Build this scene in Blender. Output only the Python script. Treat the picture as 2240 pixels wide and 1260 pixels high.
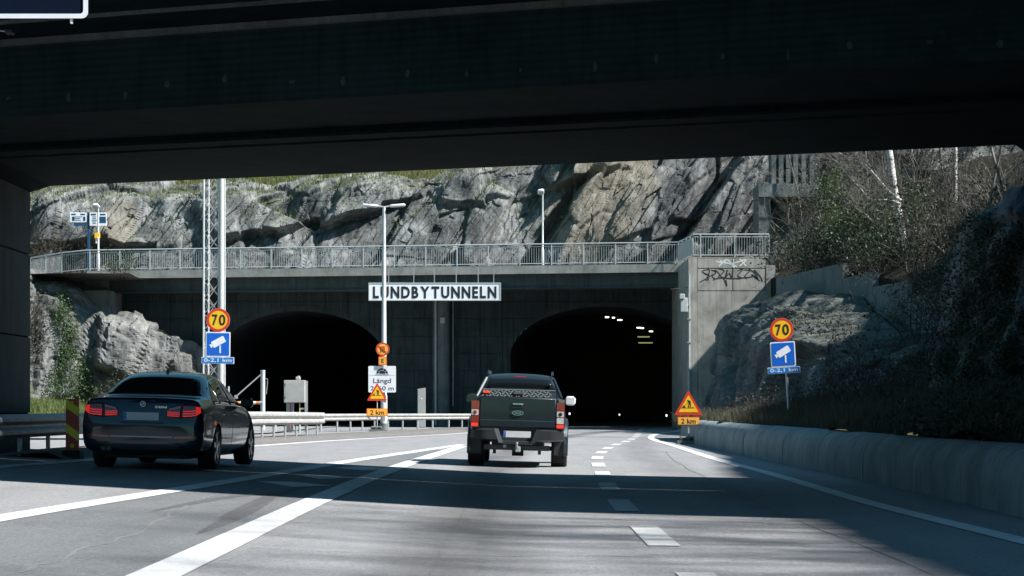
import bpy, bmesh, math, random
import numpy as np
from mathutils import Vector, Matrix, noise as mnoise
from mathutils.bvhtree import BVHTree
R = math.radians
scene = bpy.context.scene
for o in list(bpy.data.objects): bpy.data.objects.remove(o)
# ---------------------------------------------------------------- camera
CAMH = 1.15; F = 5000.0; HX = 1120.0; HY = 890.0      # eye height, focal length and vanishing point measured in the photo
cam = bpy.data.cameras.new('camera'); camo = bpy.data.objects.new('camera', cam)
scene.collection.objects.link(camo); scene.camera = camo
camo.location = (0, 0, CAMH); camo.rotation_euler = (R(90), 0, 0)
cam.sensor_width = 36; cam.lens = F / 2240 * 36; cam.shift_y = (HY - 630) / 2240
cam.clip_start = 0.2; cam.clip_end = 4000
scene.render.resolution_x = 1024; scene.render.resolution_y = 576
# ---------------------------------------------------------------- sky, sun, exposure
SUN_EL, SUN_BACK = 46.0, 18.0          # elevation; degrees behind the camera, coming from the right
sd = Vector((math.cos(R(SUN_EL)) * math.cos(R(SUN_BACK)), -math.cos(R(SUN_EL)) * math.sin(R(SUN_BACK)), math.sin(R(SUN_EL))))
w = bpy.data.worlds.new('World'); scene.world = w; w.use_nodes = True
nt = w.node_tree; bg = nt.nodes['Background']; sky = nt.nodes.new('ShaderNodeTexSky')
sky.sky_type = 'NISHITA'; sky.sun_disc = False; sky.sun_elevation = R(SUN_EL)
sky.sun_rotation = math.atan2(sd.x, sd.y); sky.air_density = 1.0; sky.dust_density = 0.1; sky.ozone_density = 3.5
tint = nt.nodes.new('ShaderNodeMix'); tint.data_type = 'RGBA'; tint.blend_type = 'MULTIPLY'; tint.inputs[0].default_value = 1; tint.inputs[7].default_value = (.58, 1.0, .90, 1)   # the photo's cool, slightly green daylight
nt.links.new(sky.outputs[0], tint.inputs[6]); nt.links.new(tint.outputs[2], bg.inputs[0]); bg.inputs[1].default_value = 0.06
sun = bpy.data.lights.new('sun', 'SUN'); sun.energy = 5.0; sun.angle = R(1.5); sun.color = (1, 0.985, 0.96)
suno = bpy.data.objects.new('sun', sun); scene.collection.objects.link(suno)
suno.rotation_euler = sd.to_track_quat('Z', 'Y').to_euler(); suno.location = (40, -20, 60)
vs = scene.view_settings; vs.view_transform = 'Standard'; vs.look = 'None'; vs.gamma = 1; vs.use_curve_mapping = False
vs.exposure = 1.22
scene.cycles.max_bounces = 6; scene.cycles.diffuse_bounces = 2; scene.cycles.glossy_bounces = 3; scene.cycles.transmission_bounces = 3
# ---------------------------------------------------------------- helpers
def P(px, py, D):                       # a spot of the photo at a known distance -> the point in the place
    s = F / D
    return Vector(((px - HX) / s, D, CAMH + (HY - py) / s))
def PX(px, D): return (px - HX) * D / F
def PZ(py, D): return CAMH + (HY - py) * D / F
def G(x, y):                            # road surface height (superelevated to the left)
    k = 0.04 + (0.008 - 0.04) * min(1, max(0, (y - 42) / 50.0))
    f = min(1, max(0, (131 - y) / 12.0))
    return (k * min(max(-x, 0), 10) - 0.008 * min(max(x, 0), 6)) * f
def PG(px, py):                         # a spot of the photo on the road surface
    D = 50.0
    for _ in range(60):
        h = CAMH - G((px - HX) * D / F, D); D = 0.5 * D + 0.5 * h * F / (py - HY)
    x = (px - HX) * D / F
    return Vector((x, D, G(x, D)))
COL = scene.collection
def tag(o, label=None, cat=None, group=None, kind=None):
    if label: o['label'] = label
    if cat: o['category'] = cat
    if group: o['group'] = group
    if kind: o['kind'] = kind
    return o
def thing(name, label, cat, loc=(0, 0, 0), rz=0, group=None):
    o = bpy.data.objects.new(name, None); COL.objects.link(o); o.empty_display_size = 0.2
    o.location = loc; o.rotation_euler = (0, 0, rz)
    return tag(o, label, cat, group)
def attach(o, parent, world):
    if parent is None: return
    o.parent = parent
    if world and parent.type == 'EMPTY':
        o.matrix_parent_inverse = Matrix.LocRotScale(parent.location, parent.rotation_euler, None).inverted()
class MB:
    def __init__(s): s.v = []; s.f = []
    def add(s, vs, fs):
        n = len(s.v); s.v += [tuple(q) for q in vs]; s.f += [tuple(n + i for i in q) for q in fs]; return s
    def box(s, c, d, rot=None, bev=0.0):
        x, y, z = (d[0] / 2, d[1] / 2, d[2] / 2)
        if bev > 0:
            b = min(bev, x * .9, y * .9, z * .9); vs = []; 
            bm = bmesh.new(); bmesh.ops.create_cube(bm, size=1)
            for q in bm.verts: q.co = Vector((q.co.x * d[0], q.co.y * d[1], q.co.z * d[2]))
            bmesh.ops.bevel(bm, geom=bm.edges[:], offset=b, segments=1, affect='EDGES')
            vs = [q.co.copy() for q in bm.verts]; bm.verts.index_update()
            fs = [[q.index for q in f.verts] for f in bm.faces]; bm.free()
        else:
            vs = [Vector((i * x, j * y, k * z)) for k in (-1, 1) for j in (-1, 1) for i in (-1, 1)]
            fs = [(0, 2, 3, 1), (4, 5, 7, 6), (0, 1, 5, 4), (2, 6, 7, 3), (0, 4, 6, 2), (1, 3, 7, 5)]
        if rot is not None: vs = [rot @ q for q in vs]
        c = Vector(c)
        return s.add([q + c for q in vs], fs)
    def bb(s, x0, x1, y0, y1, z0, z1, bev=0.0):
        return s.box(((x0 + x1) / 2, (y0 + y1) / 2, (z0 + z1) / 2), (abs(x1 - x0), abs(y1 - y0), abs(z1 - z0)), None, bev)
    def tube(s, pts, r, n=8, cap=True, up=None):
        pts = [Vector(p) for p in pts]; m = len(pts); rr = r if isinstance(r, (list, tuple)) else [r] * m
        vs = []; fs = []; prev = None
        for i, p in enumerate(pts):
            t = (pts[min(i + 1, m - 1)] - pts[max(i - 1, 0)]).normalized()
            a = prev if prev is not None else (Vector((0, 0, 1)) if abs(t.z) < .9 else Vector((1, 0, 0)))
            a = (a - t * a.dot(t)).normalized(); prev = a; b = t.cross(a)
            for k in range(n):
                q = 2 * math.pi * k / n + (math.pi / n)
                vs.append(p + (a * math.cos(q) + b * math.sin(q)) * rr[i])
        for i in range(m - 1):
            for k in range(n):
                k2 = (k + 1) % n; fs.append((i * n + k, i * n + k2, (i + 1) * n + k2, (i + 1) * n + k))
        if cap: fs.append(tuple(reversed(range(n)))); fs.append(tuple((m - 1) * n + k for k in range(n)))
        return s.add(vs, fs)
    def prism(s, poly, y0, y1):         # polygon in (x,z), extruded along y
        n = len(poly); vs = [(x, y0, z) for x, z in poly] + [(x, y1, z) for x, z in poly]
        fs = [tuple(range(n)), tuple(reversed(range(n, 2 * n)))] + [(i, n + i, n + (i + 1) % n, (i + 1) % n) for i in range(n)]
        return s.add(vs, fs)
    def ring(s, outer, inner, y0, y1):  # frame between two outlines with the same number of points
        n = len(outer); vs = [(x, y0, z) for x, z in outer] + [(x, y0, z) for x, z in inner] + [(x, y1, z) for x, z in outer] + [(x, y1, z) for x, z in inner]
        fs = []
        for i in range(n):
            j = (i + 1) % n
            fs += [(i, j, n + j, n + i), (2 * n + i, 3 * n + i, 3 * n + j, 2 * n + j), (i, 2 * n + i, 2 * n + j, j), (n + i, n + j, 3 * n + j, 3 * n + i)]
        return s.add(vs, fs)
    def prismz(s, poly, z0, z1):        # polygon in (x,y), extruded upwards; z0/z1 may be lists
        n = len(poly); a = z0 if isinstance(z0, list) else [z0] * n; b = z1 if isinstance(z1, list) else [z1] * n
        vs = [(p[0], p[1], a[i]) for i, p in enumerate(poly)] + [(p[0], p[1], b[i]) for i, p in enumerate(poly)]
        fs = [tuple(reversed(range(n))), tuple(range(n, 2 * n))] + [(i, (i + 1) % n, n + (i + 1) % n, n + i) for i in range(n)]
        return s.add(vs, fs)
    def grid(s, rows):                  # rows of points
        m = len(rows[0]); vs = [p for r in rows for p in r]
        fs = [(i * m + j, i * m + j + 1, (i + 1) * m + j + 1, (i + 1) * m + j) for i in range(len(rows) - 1) for j in range(m - 1)]
        return s.add(vs, fs)
    def sweep(s, prof, path, closed=False, cap=True):   # profile in (side, up) swept along a plan path of (x,y,z)
        m = len(path); rows = []
        for i, p in enumerate(path):
            p = Vector(p); t = Vector(path[min(i + 1, m - 1)]) - Vector(path[max(i - 1, 0)]); t.z = 0; t.normalize()
            sd_ = Vector((t.y, -t.x, 0))
            rows.append([p + sd_ * a + Vector((0, 0, b)) for a, b in prof] + ([p + sd_ * prof[0][0] + Vector((0, 0, prof[0][1]))] if closed else []))
        n0 = len(s.v); s.grid(rows)
        if closed and cap:
            k = len(prof); s.f.append(tuple(n0 + i for i in range(k))); o_ = n0 + (m - 1) * (k + 1); s.f.append(tuple(o_ + i for i in reversed(range(k))))
        return s
    def mesh(s, name):
        me = bpy.data.meshes.new(name); me.from_pydata(s.v, [], s.f)
        bm = bmesh.new(); bm.from_mesh(me); bmesh.ops.recalc_face_normals(bm, faces=bm.faces); bm.to_mesh(me); bm.free()
        return me
    def build(s, name, mat, parent=None, world=True, smooth=0, me=None):
        me = me or s.mesh(name); me.materials.clear(); me.materials.append(mat)
        o = bpy.data.objects.new(name, me); COL.objects.link(o)
        if smooth:
            me.polygons.foreach_set('use_smooth', [True] * len(me.polygons))
            if smooth < 180:
                bm = bmesh.new(); bm.from_mesh(me); a = R(smooth)
                for e in bm.edges:
                    if len(e.link_faces) == 2 and e.calc_face_angle(0) > a: e.smooth = False
                bm.to_mesh(me); bm.free()
        attach(o, parent, world)
        return o
def npmesh(name, verts, faces, mat, parent=None, smooth=False, world=True):
    """fast mesh from numpy arrays; faces (n,k)"""
    me = bpy.data.meshes.new(name); verts = np.ascontiguousarray(verts, dtype=np.float32); faces = np.ascontiguousarray(faces, dtype=np.int32)
    n, k = faces.shape
    me.vertices.add(len(verts)); me.vertices.foreach_set('co', verts.ravel())
    me.loops.add(n * k); me.loops.foreach_set('vertex_index', faces.ravel())
    me.polygons.add(n); me.polygons.foreach_set('loop_start', np.arange(0, n * k, k, dtype=np.int32))
    me.polygons.foreach_set('use_smooth', np.full(n, smooth)); me.update(calc_edges=True); me.validate()
    me.materials.append(mat); o = bpy.data.objects.new(name, me); COL.objects.link(o); attach(o, parent, world)
    return o
def rr(cx, cz, w_, h_, r=0.0, n=4):
    if r <= 0: return [(cx - w_ / 2, cz - h_ / 2), (cx + w_ / 2, cz - h_ / 2), (cx + w_ / 2, cz + h_ / 2), (cx - w_ / 2, cz + h_ / 2)]
    o = []
    for sx, sz, a0 in ((1, -1, -90), (1, 1, 0), (-1, 1, 90), (-1, -1, 180)):
        for k in range(n + 1):
            a = R(a0 + 90 * k / n); o.append((cx + sx * (w_ / 2 - r) + r * math.cos(a), cz + sz * (h_ / 2 - r) + r * math.sin(a)))
    return o
def circ(cx, cz, r, n=40): return [(cx + r * math.cos(2 * math.pi * k / n), cz + r * math.sin(2 * math.pi * k / n)) for k in range(n)]
def ell(cx, cz, a, b, n=32): return [(cx + a * math.cos(2 * math.pi * k / n), cz + b * math.sin(2 * math.pi * k / n)) for k in range(n)]
def rotp(poly, deg, c=(0, 0)):
    a = R(deg); return [(c[0] + (x - c[0]) * math.cos(a) - (z - c[1]) * math.sin(a), c[1] + (x - c[0]) * math.sin(a) + (z - c[1]) * math.cos(a)) for x, z in poly]
def catmull(pts, n=8):
    pts = [Vector(p) for p in pts]; o = []
    for i in range(len(pts) - 1):
        p0, p1, p2, p3 = pts[max(i - 1, 0)], pts[i], pts[i + 1], pts[min(i + 2, len(pts) - 1)]
        for k in range(n):
            t = k / n
            o.append(0.5 * ((2 * p1) + (p2 - p0) * t + (2 * p0 - 5 * p1 + 4 * p2 - p3) * t * t + (3 * p1 - p0 - 3 * p2 + p3) * t ** 3))
    o.append(pts[-1]); return o
def text_mesh(s_, bold=0.0, extrude=0.0):
    cu = bpy.data.curves.new('t', 'FONT'); cu.body = s_; cu.size = 1; cu.offset = bold; cu.extrude = extrude; cu.resolution_u = 3
    o = bpy.data.objects.new('t', cu); COL.objects.link(o); dg = bpy.context.evaluated_depsgraph_get(); dg.update()
    me = bpy.data.meshes.new_from_object(o.evaluated_get(dg)); bpy.data.objects.remove(o); bpy.data.curves.remove(cu)
    return me
def text_part(s_, cx, cz, w_, h_, y, mat, parent, bold=0.0, name='lettering', depth=0.004, world=False):
    me = text_mesh(s_, bold, 0.5); n = len(me.vertices); c = np.zeros(n * 3, np.float32); me.vertices.foreach_get('co', c); c = c.reshape(-1, 3)
    lo, hi = c.min(0), c.max(0); ex = hi - lo
    sx = w_ / ex[0] if w_ else h_ / ex[1]; sz = h_ / ex[1]
    v = np.stack([(c[:, 0] - (lo[0] + hi[0]) / 2) * sx + cx, y - (c[:, 2] + .5) * depth, (c[:, 1] - (lo[1] + hi[1]) / 2) * sz + cz], 1)
    me.vertices.foreach_set('co', v.astype(np.float32).ravel()); me.update(); me.materials.clear(); me.materials.append(mat)
    me.name = name; o = bpy.data.objects.new(name, me); COL.objects.link(o); attach(o, parent, world)
    return o
# ---------------------------------------------------------------- materials
def newmat(name):
    m = bpy.data.materials.new(name); m.use_nodes = True; return m, m.node_tree, m.node_tree.nodes['Principled BSDF']
class NT:
    def __init__(s, nt): s.t = nt
    def n(s, typ, **kw):
        q = s.t.nodes.new(typ)
        for k, v in kw.items():
            if k.startswith('i_'): q.inputs[k[2:].replace('_', ' ')].default_value = v
            else: setattr(q, k, v)
        return q
    def l(s, a, b): s.t.links.new(a, b)
    def noise(s, vec, scale, detail=6, rough=.6, dist=0):
        q = s.n('ShaderNodeTexNoise'); q.inputs['Scale'].default_value = scale; q.inputs['Detail'].default_value = detail
        q.inputs['Roughness'].default_value = rough; q.inputs['Distortion'].default_value = dist; s.l(vec, q.inputs['Vector']); return q.outputs['Fac']
    def ramp(s, fac, stops):
        q = s.n('ShaderNodeValToRGB'); e = q.color_ramp.elements
        e[0].position, e[0].color = stops[0][0], (*stops[0][1], 1); e[1].position, e[1].color = stops[-1][0], (*stops[-1][1], 1)
        for p_, c_ in stops[1:-1]: x_ = e.new(p_); x_.color = (*c_, 1)
        s.l(fac, q.inputs[0]); return q.outputs[0]
    def mr(s, fac, a, b, c=0., d=1.):
        q = s.n('ShaderNodeMapRange'); q.inputs[1].default_value = a; q.inputs[2].default_value = b; q.inputs[3].default_value = c; q.inputs[4].default_value = d
        s.l(fac, q.inputs[0]); return q.outputs[0]
    def mix(s, fac, a, b, mode='MIX'):
        q = s.n('ShaderNodeMix', data_type='RGBA', blend_type=mode)
        for i, v in ((0, fac), (6, a), (7, b)):
            if isinstance(v, (int, float)): q.inputs[i].default_value = v
            elif isinstance(v, tuple): q.inputs[i].default_value = (*v, 1)
            else: s.l(v, q.inputs[i])
        return q.outputs[2]
    def math(s, op, a, b=0.0):
        q = s.n('ShaderNodeMath', operation=op)
        for i, v in ((0, a), (1, b)):
            if isinstance(v, (int, float)): q.inputs[i].default_value = v
            else: s.l(v, q.inputs[i])
        return q.outputs[0]
    def co(s, scale=(1, 1, 1), rot=(0, 0, 0), out='Object'):
        t = s.n('ShaderNodeTexCoord'); m = s.n('ShaderNodeMapping'); m.inputs['Scale'].default_value = scale; m.inputs['Rotation'].default_value = rot
        s.l(t.outputs[out], m.inputs[0]); return m.outputs[0]
    def bump(s, h, bsdf, strength=.4, dist=.02):
        q = s.n('ShaderNodeBump'); q.inputs['Strength'].default_value = strength; q.inputs['Distance'].default_value = dist
        s.l(h, q.inputs['Height']); s.l(q.outputs[0], bsdf.inputs['Normal'])
def mat(name, c, rough=.6, metal=0, var=.15, scale=4., bump=0., bscale=30., spec=.5, coat=0., coatr=.03):
    m, nt_, b = newmat(name); t = NT(nt_)
    b.inputs['Roughness'].default_value = rough; b.inputs['Metallic'].default_value = metal; b.inputs['Specular IOR Level'].default_value = spec
    b.inputs['Coat Weight'].default_value = coat; b.inputs['Coat Roughness'].default_value = coatr
    if var > 0:
        f = t.noise(t.co(), scale); lo = tuple(max(0, q * (1 - var)) for q in c); hi = tuple(min(1, q * (1 + var)) for q in c)
        t.l(t.ramp(f, [(.3, lo), (.7, hi)]), b.inputs['Base Color'])
    else: b.inputs['Base Color'].default_value = (*c, 1)
    if bump: t.bump(t.noise(t.co(), bscale, 4), b, bump, .01)
    return m
def concrete(name, c, streak=.5, board=0.0, rough=.85, stain=.5, spec=.25):
    """weathered concrete: pores, blotches, vertical run-off streaks, optional board marks"""
    m, nt_, b = newmat(name); t = NT(nt_); b.inputs['Roughness'].default_value = rough; b.inputs['Specular IOR Level'].default_value = spec
    f1 = t.noise(t.co(), 1.1, 6, .65); f2 = t.noise(t.co((3.2, 3.2, .16)), 2.2, 5, .7); f3 = t.noise(t.co(), 26, 3, .7)
    k = lambda q: tuple(v * q for v in c)
    base = t.ramp(f1, [(.28, k(.62)), (.5, k(1.0)), (.72, k(1.28))])
    base = t.mix(t.mr(f2, .5, .72, 0, streak), base, k(.35))
    base = t.mix(t.mr(f2, .42, .25, 0, streak * .6), base, k(1.4 + streak * 1.3))
    base = t.mix(t.mr(f3, .35, .6, stain * .35, 0), base, k(.4))
    t.l(base, b.inputs['Base Color'])
    h = t.math('ADD', t.math('MULTIPLY', f3, .5), f1)
    if board:
        wv = t.n('ShaderNodeTexWave', wave_type='BANDS', bands_direction='Z'); wv.inputs['Scale'].default_value = board; wv.inputs['Distortion'].default_value = .6
        t.l(t.co(), wv.inputs[0]); h = t.math('ADD', h, t.math('MULTIPLY', wv.outputs['Fac'], .6))
    t.bump(h, b, .45, .02)
    return m
def emis(name, c, s):
    m, nt_, b = newmat(name); b.inputs['Base Color'].default_value = (*c, 1); b.inputs['Emission Color'].default_value = (*c, 1); b.inputs['Emission Strength'].default_value = s; return m
M = {}
M['white'] = mat('white_paint', (.78, .79, .8), .45, var=.06)
M['sign_white'] = mat('sign_white', (.76, .77, .79), .4, var=.07, scale=2.5)
M['black'] = mat('black_print', (.012, .012, .013), .5, var=0)
M['red'] = mat('sign_red', (.62, .035, .012), .4, var=.08)
M['yellow'] = mat('sign_yellow', (.85, .47, .01), .4, var=.07)
M['yellow2'] = mat('sign_amber', (.86, .40, .05), .4, var=.07)
M['orange'] = mat('sign_orange', (.72, .12, .01), .4, var=.06)
M['blue'] = mat('sign_blue', (.008, .11, .52), .35, var=.06)
M['blue2'] = mat('sign_blue_light', (.012, .17, .50), .4, var=.06)
M['galv'] = mat('galvanised_steel', (.36, .38, .38), .5, .35, .18, 9, .15, 60)
M['steel_white'] = mat('pale_steel', (.45, .46, .455), .5, .1, .12, 5)
M['rail_paint'] = mat('railing_paint', (.42, .45, .45), .5, .2, .15, 6)
M['dark_steel'] = mat('dark_steel', (.05, .055, .06), .55, .2, .2)
M['rubber'] = mat('rubber', (.012, .012, .013), .8, 0, .2, 12)
M['plastic_dark'] = mat('dark_plastic', (.02, .021, .023), .55, 0, .15)
M['grey_base'] = mat('grey_rubber_base', (.12, .13, .13), .75, 0, .25, 15, .3)
M['cabinet'] = mat('cabinet_grey', (.36, .36, .34), .5, .1, .1, 3)
M['conc'] = concrete('concrete_light', (.33, .315, .28), .5)
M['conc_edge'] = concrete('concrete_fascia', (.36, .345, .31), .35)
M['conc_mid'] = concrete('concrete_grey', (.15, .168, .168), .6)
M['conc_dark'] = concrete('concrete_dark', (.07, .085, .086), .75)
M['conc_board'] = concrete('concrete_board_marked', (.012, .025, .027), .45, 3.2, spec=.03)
M['conc_shade'] = concrete('concrete_shaded', (.007, .015, .017), .5, spec=.02)  # as in conc_board, the overpass shade is put into this dark teal colour
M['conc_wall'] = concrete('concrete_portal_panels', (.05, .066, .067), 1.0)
M['conc_barrier'] = concrete('concrete_barrier', (.21, .25, .255), .6)
# ================================================================ road and ground
def asphalt_mat(name, base, worn=True):
    m, nt_, b = newmat(name); t = NT(nt_); b.inputs['Roughness'].default_value = .8; b.inputs['Specular IOR Level'].default_value = .35
    f = t.noise(t.co((1, .35, 1)), 34, 7, .9); fm = t.noise(t.co((1, .5, 1)), 7, 8, .75); f2 = t.noise(t.co((1, .12, 1)), 1.5, 6, .6); f3 = t.noise(t.co(), .35, 5, .6); v = t.n('ShaderNodeTexVoronoi'); v.inputs['Scale'].default_value = 95; t.l(t.co(), v.inputs['Vector'])
    k = lambda q: tuple(x * q for x in base)
    c = t.ramp(f, [(.25, k(.25)), (.5, k(1)), (.75, k(2.0))])
    c = t.mix(t.mr(v.outputs['Distance'], .02, .25, .35, 0), c, k(2.3))
    c = t.mix(t.mr(fm, .5, .72, 0, .5), c, k(.6)); c = t.mix(t.mr(f2, .45, .75, 0, .45), c, k(.55)); c = t.mix(t.mr(f3, .4, .7, 0, .3), c, k(1.35))
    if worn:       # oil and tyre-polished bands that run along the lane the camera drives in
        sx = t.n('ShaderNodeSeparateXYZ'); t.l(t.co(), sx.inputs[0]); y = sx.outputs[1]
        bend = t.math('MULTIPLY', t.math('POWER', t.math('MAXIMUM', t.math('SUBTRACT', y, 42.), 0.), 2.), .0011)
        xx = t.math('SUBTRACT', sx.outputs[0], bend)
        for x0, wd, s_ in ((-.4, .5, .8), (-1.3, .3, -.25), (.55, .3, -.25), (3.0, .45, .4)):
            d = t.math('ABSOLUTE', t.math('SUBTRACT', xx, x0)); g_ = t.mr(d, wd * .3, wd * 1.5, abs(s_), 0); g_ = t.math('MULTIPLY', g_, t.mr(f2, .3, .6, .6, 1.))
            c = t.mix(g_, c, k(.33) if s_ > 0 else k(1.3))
    t.l(c, b.inputs['Base Color']); t.bump(t.math('ADD', f, t.math('MULTIPLY', v.outputs['Distance'], .6)), b, .55, .008)
    return m
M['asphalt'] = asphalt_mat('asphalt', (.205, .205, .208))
M['asphalt_old'] = asphalt_mat('asphalt_old', (.125, .13, .134), False)
M['asphalt_pale'] = asphalt_mat('asphalt_pale', (.23, .226, .226), False)
def paint_mat(name, lo, hi):
    m, nt_, b = newmat(name); t = NT(nt_); b.inputs['Roughness'].default_value = .7
    f = t.noise(t.co(), 22, 8, .75); f2 = t.noise(t.co(), 1.7, 5)
    c = t.ramp(f, [(.25, (.25, .25, .25)), (.42, (lo, lo, lo)), (.7, (hi, hi, hi * .99))]); c = t.mix(t.mr(f2, .45, .7, 0, .6), c, (lo * .65,) * 3)
    t.l(c, b.inputs['Base Color']); t.bump(f, b, .4, .006); return m
M['paint'] = paint_mat('road_paint', .48, .63); M['paint_worn'] = paint_mat('road_paint_worn', .38, .58)
def veg_ground(name, cols, sc=1.5, bump=.8):
    m, nt_, b = newmat(name); t = NT(nt_); b.inputs['Roughness'].default_value = .95; b.inputs['Specular IOR Level'].default_value = .1
    f = t.noise(t.co(), sc, 9, .7); f2 = t.noise(t.co(), sc * 14, 5, .75)
    c = t.ramp(f, [(.3, cols[0]), (.5, cols[1]), (.68, cols[2])]); c = t.mix(t.mr(f2, .35, .65, .65, 0), c, tuple(q * .35 for q in cols[0]))
    t.l(c, b.inputs['Base Color']); t.bump(t.math('ADD', f2, f), b, bump, .12); return m
M['turf'] = veg_ground('spring_turf', [(.05, .045, .025), (.085, .085, .035), (.12, .13, .045)])
M['scrub'] = veg_ground('scrub_floor', [(.022, .02, .015), (.04, .036, .026), (.04, .043, .022)], 2.5)
M['gravel'] = veg_ground('verge_gravel', [(.16, .155, .145), (.22, .21, .2), (.28, .27, .255)], 4, .5)
ground = MB().grid([[(x, y, -.9) for x in (-1500, -300, 0, 300, 1500)] for y in (-1200, -200, 0, 300, 1500)]).build('ground', M['turf']); tag(ground, kind='structure')
xs = [-34, -30, -26, -22, -18, -14, -10] + [-9.5 + .5 * i for i in range(36)] + [9, 10, 11, 12]
ys = [-25 + 2.0 * i for i in range(79)] + [140, 160, 190, 230]
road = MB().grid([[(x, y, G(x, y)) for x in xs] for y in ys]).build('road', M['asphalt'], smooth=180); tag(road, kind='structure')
def ribbon(path, wd, dz, name, mt, sub=6, parent=road):
    c = catmull(path, sub); rows = []
    for i, p in enumerate(c):
        tt = c[min(i + 1, len(c) - 1)] - c[max(i - 1, 0)]; n = Vector((tt.y, -tt.x)).normalized()
        ww = wd(i / (len(c) - 1)) if callable(wd) else wd
        rows.append([(p.x + n.x * ww * q, p.y + n.y * ww * q, G(p.x + n.x * ww * q, p.y + n.y * ww * q) + dz) for q in (-.5, 0, .5)])
    return MB().grid(rows).build(name, mt, parent, smooth=180)
L_left = [PG(-330, 1068), PG(0, 1022), PG(180, 1008), PG(560, 976), PG(800, 960), PG(1010, 948), Vector((.2, 116, 0)), Vector((.9, 132, 0)), Vector((2.5, 165, 0))]
L_up = [Vector((-4.9, 6, 0)), Vector((-4.65, 14, 0)), PG(0, 1135), PG(300, 1086), PG(560, 1044), PG(800, 1004), PG(930, 985), PG(1012, 973)]
L_low = [Vector((-2.3, 5, 0)), PG(345, 1258), PG(700, 1092), PG(870, 1022), PG(1012, 976)]
L_right = [Vector((4.6, 2, 0)), Vector((4.6, 12, 0)), PG(2240, 1185), PG(1900, 1100), PG(1700, 1041), PG(1560, 1003), PG(1480, 977), PG(1426, 960), PG(1436, 950), Vector((8.2, 113, 0)), Vector((9.3, 126, 0)), Vector((11.3, 150, 0))]
gore = MB(); a = catmull(L_up[1:], 6); b_ = catmull(L_low[:], 6)
def at_y(line, y):
    for p, q in zip(line, line[1:]):
        if p.y <= y <= q.y: return p.x + (q.x - p.x) * (y - p.y) / max(1e-6, q.y - p.y)
    return line[0].x if y < line[0].y else line[-1].x
rows = []
for i in range(60):
    y = 4 + (58 - 4) * i / 59; x0, x1 = at_y(a, y), at_y(b_, y)
    rows.append([(x0 + (x1 - x0) * q / 6, y, G(x0 + (x1 - x0) * q / 6, y) + .004) for q in range(7)])
gore.grid(rows).build('gore_asphalt', M['asphalt_old'], road, smooth=180)
ribbon(L_left, .28, .008, 'edge_line', M['paint']); ribbon(L_up, .3, .009, 'edge_line', M['paint'])
ribbon(L_low, .32, .008, 'edge_line', M['paint']); ribbon(L_right, .26, .008, 'edge_line', M['paint'])
merge = [PG(1000, 977), Vector((-.9, 72, 0)), Vector((-.3, 80, 0)), Vector((.5, 90, 0)), Vector((1.6, 104, 0)), Vector((3.0, 120, 0))]
dcen = [Vector((1.27, 2, 0)), Vector((1.27, 15, 0)), Vector((1.27, 21, 0)), Vector((1.3, 27, 0)), Vector((1.42, 34, 0)), Vector((1.58, 40, 0)), Vector((1.9, 51, 0)), Vector((2.45, 61, 0)), Vector((3.15, 70, 0)), Vector((4.0, 79, 0)), Vector((5.0, 92, 0)), Vector((6.0, 108, 0)), Vector((7.3, 128, 0))]
dc = catmull(dcen, 10)
for k in range(19):
    y0 = 6.4 + 6.3 * k; seg = [Vector((at_y(dc, y0 + q * 3.2 / 4), y0 + q * 3.2 / 4, 0)) for q in range(5)]
    ribbon(seg, .27, .008, 'lane_dash', M['paint_worn'], 2)
for (x0, y0, x1, y1, x2, y2, x3, y3) in ((560, 1053, 640, 1055.5, 726, 1063, 640, 1066.5), (642, 1039, 700, 1040, 770, 1046, 700, 1049), (730, 1024, 790, 1021, 858, 1027, 790, 1029.5)):
    pts = [PG(x0, y0), PG(x1, y1), PG(x2, y2), PG(x3, y3)]
    MB().add([(p.x, p.y, p.z + .0085) for p in pts], [(0, 1, 2, 3)]).build('gore_stripe', M['paint'], road)
# crack sealed with pale filler across the gore
rnd = random.Random(4); M['crack'] = asphalt_mat('crack_sealant', (.165, .165, .165), False)
ck = [PG(60, 1252), PG(180, 1205), PG(300, 1165), PG(380, 1118), PG(455, 1090), PG(520, 1072)]
ck = [p + Vector((rnd.uniform(-.06, .06), rnd.uniform(-.1, .1), 0)) for p in catmull(ck, 6)]
ribbon(ck, lambda t_: .028 + .014 * math.sin(t_ * 40), .0065, 'crack_filler', M['crack'], 1)
M['tyre_mark'] = asphalt_mat('tyre_mark', (.085, .085, .088), False); M['tar'] = asphalt_mat('tar_seam', (.11, .11, .112), False)
for mk_ in ([(330, 1120), (430, 1100), (520, 1086), (640, 1080)], [(480, 1135), (560, 1100), (640, 1072), (760, 1050)], [(430, 1170), (520, 1130), (600, 1092)]):
    ribbon([PG(a_, c_) for a_, c_ in mk_], lambda t_: .16 * math.sin(math.pi * min(1, max(0, t_))) + .01, .0068, 'tyre_mark', M['tyre_mark'], 5)
for xs_ in (2.95, -.52):
    sm_ = [Vector((xs_ + at_y(dc, y) - 1.27 + rnd.uniform(-.03, .03), y, 0)) for y in np.arange(6, 62, 2.0)]; ribbon(sm_, lambda t_: .014 + .006 * math.sin(t_ * 90), .0045, 'tar_seam', M['tar'], 2)
for yy, xa_, xb_ in ((17.2, -2, 1.1), (24.5, 1.5, 4.4), (33, -2, 1.2)):
    ribbon([Vector((xa_ + (xb_ - xa_) * q / 10, yy + rnd.uniform(-.12, .12) + q * .05, 0)) for q in range(11)], .02, .0052, 'tar_seam', M['tar'], 2)
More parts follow.
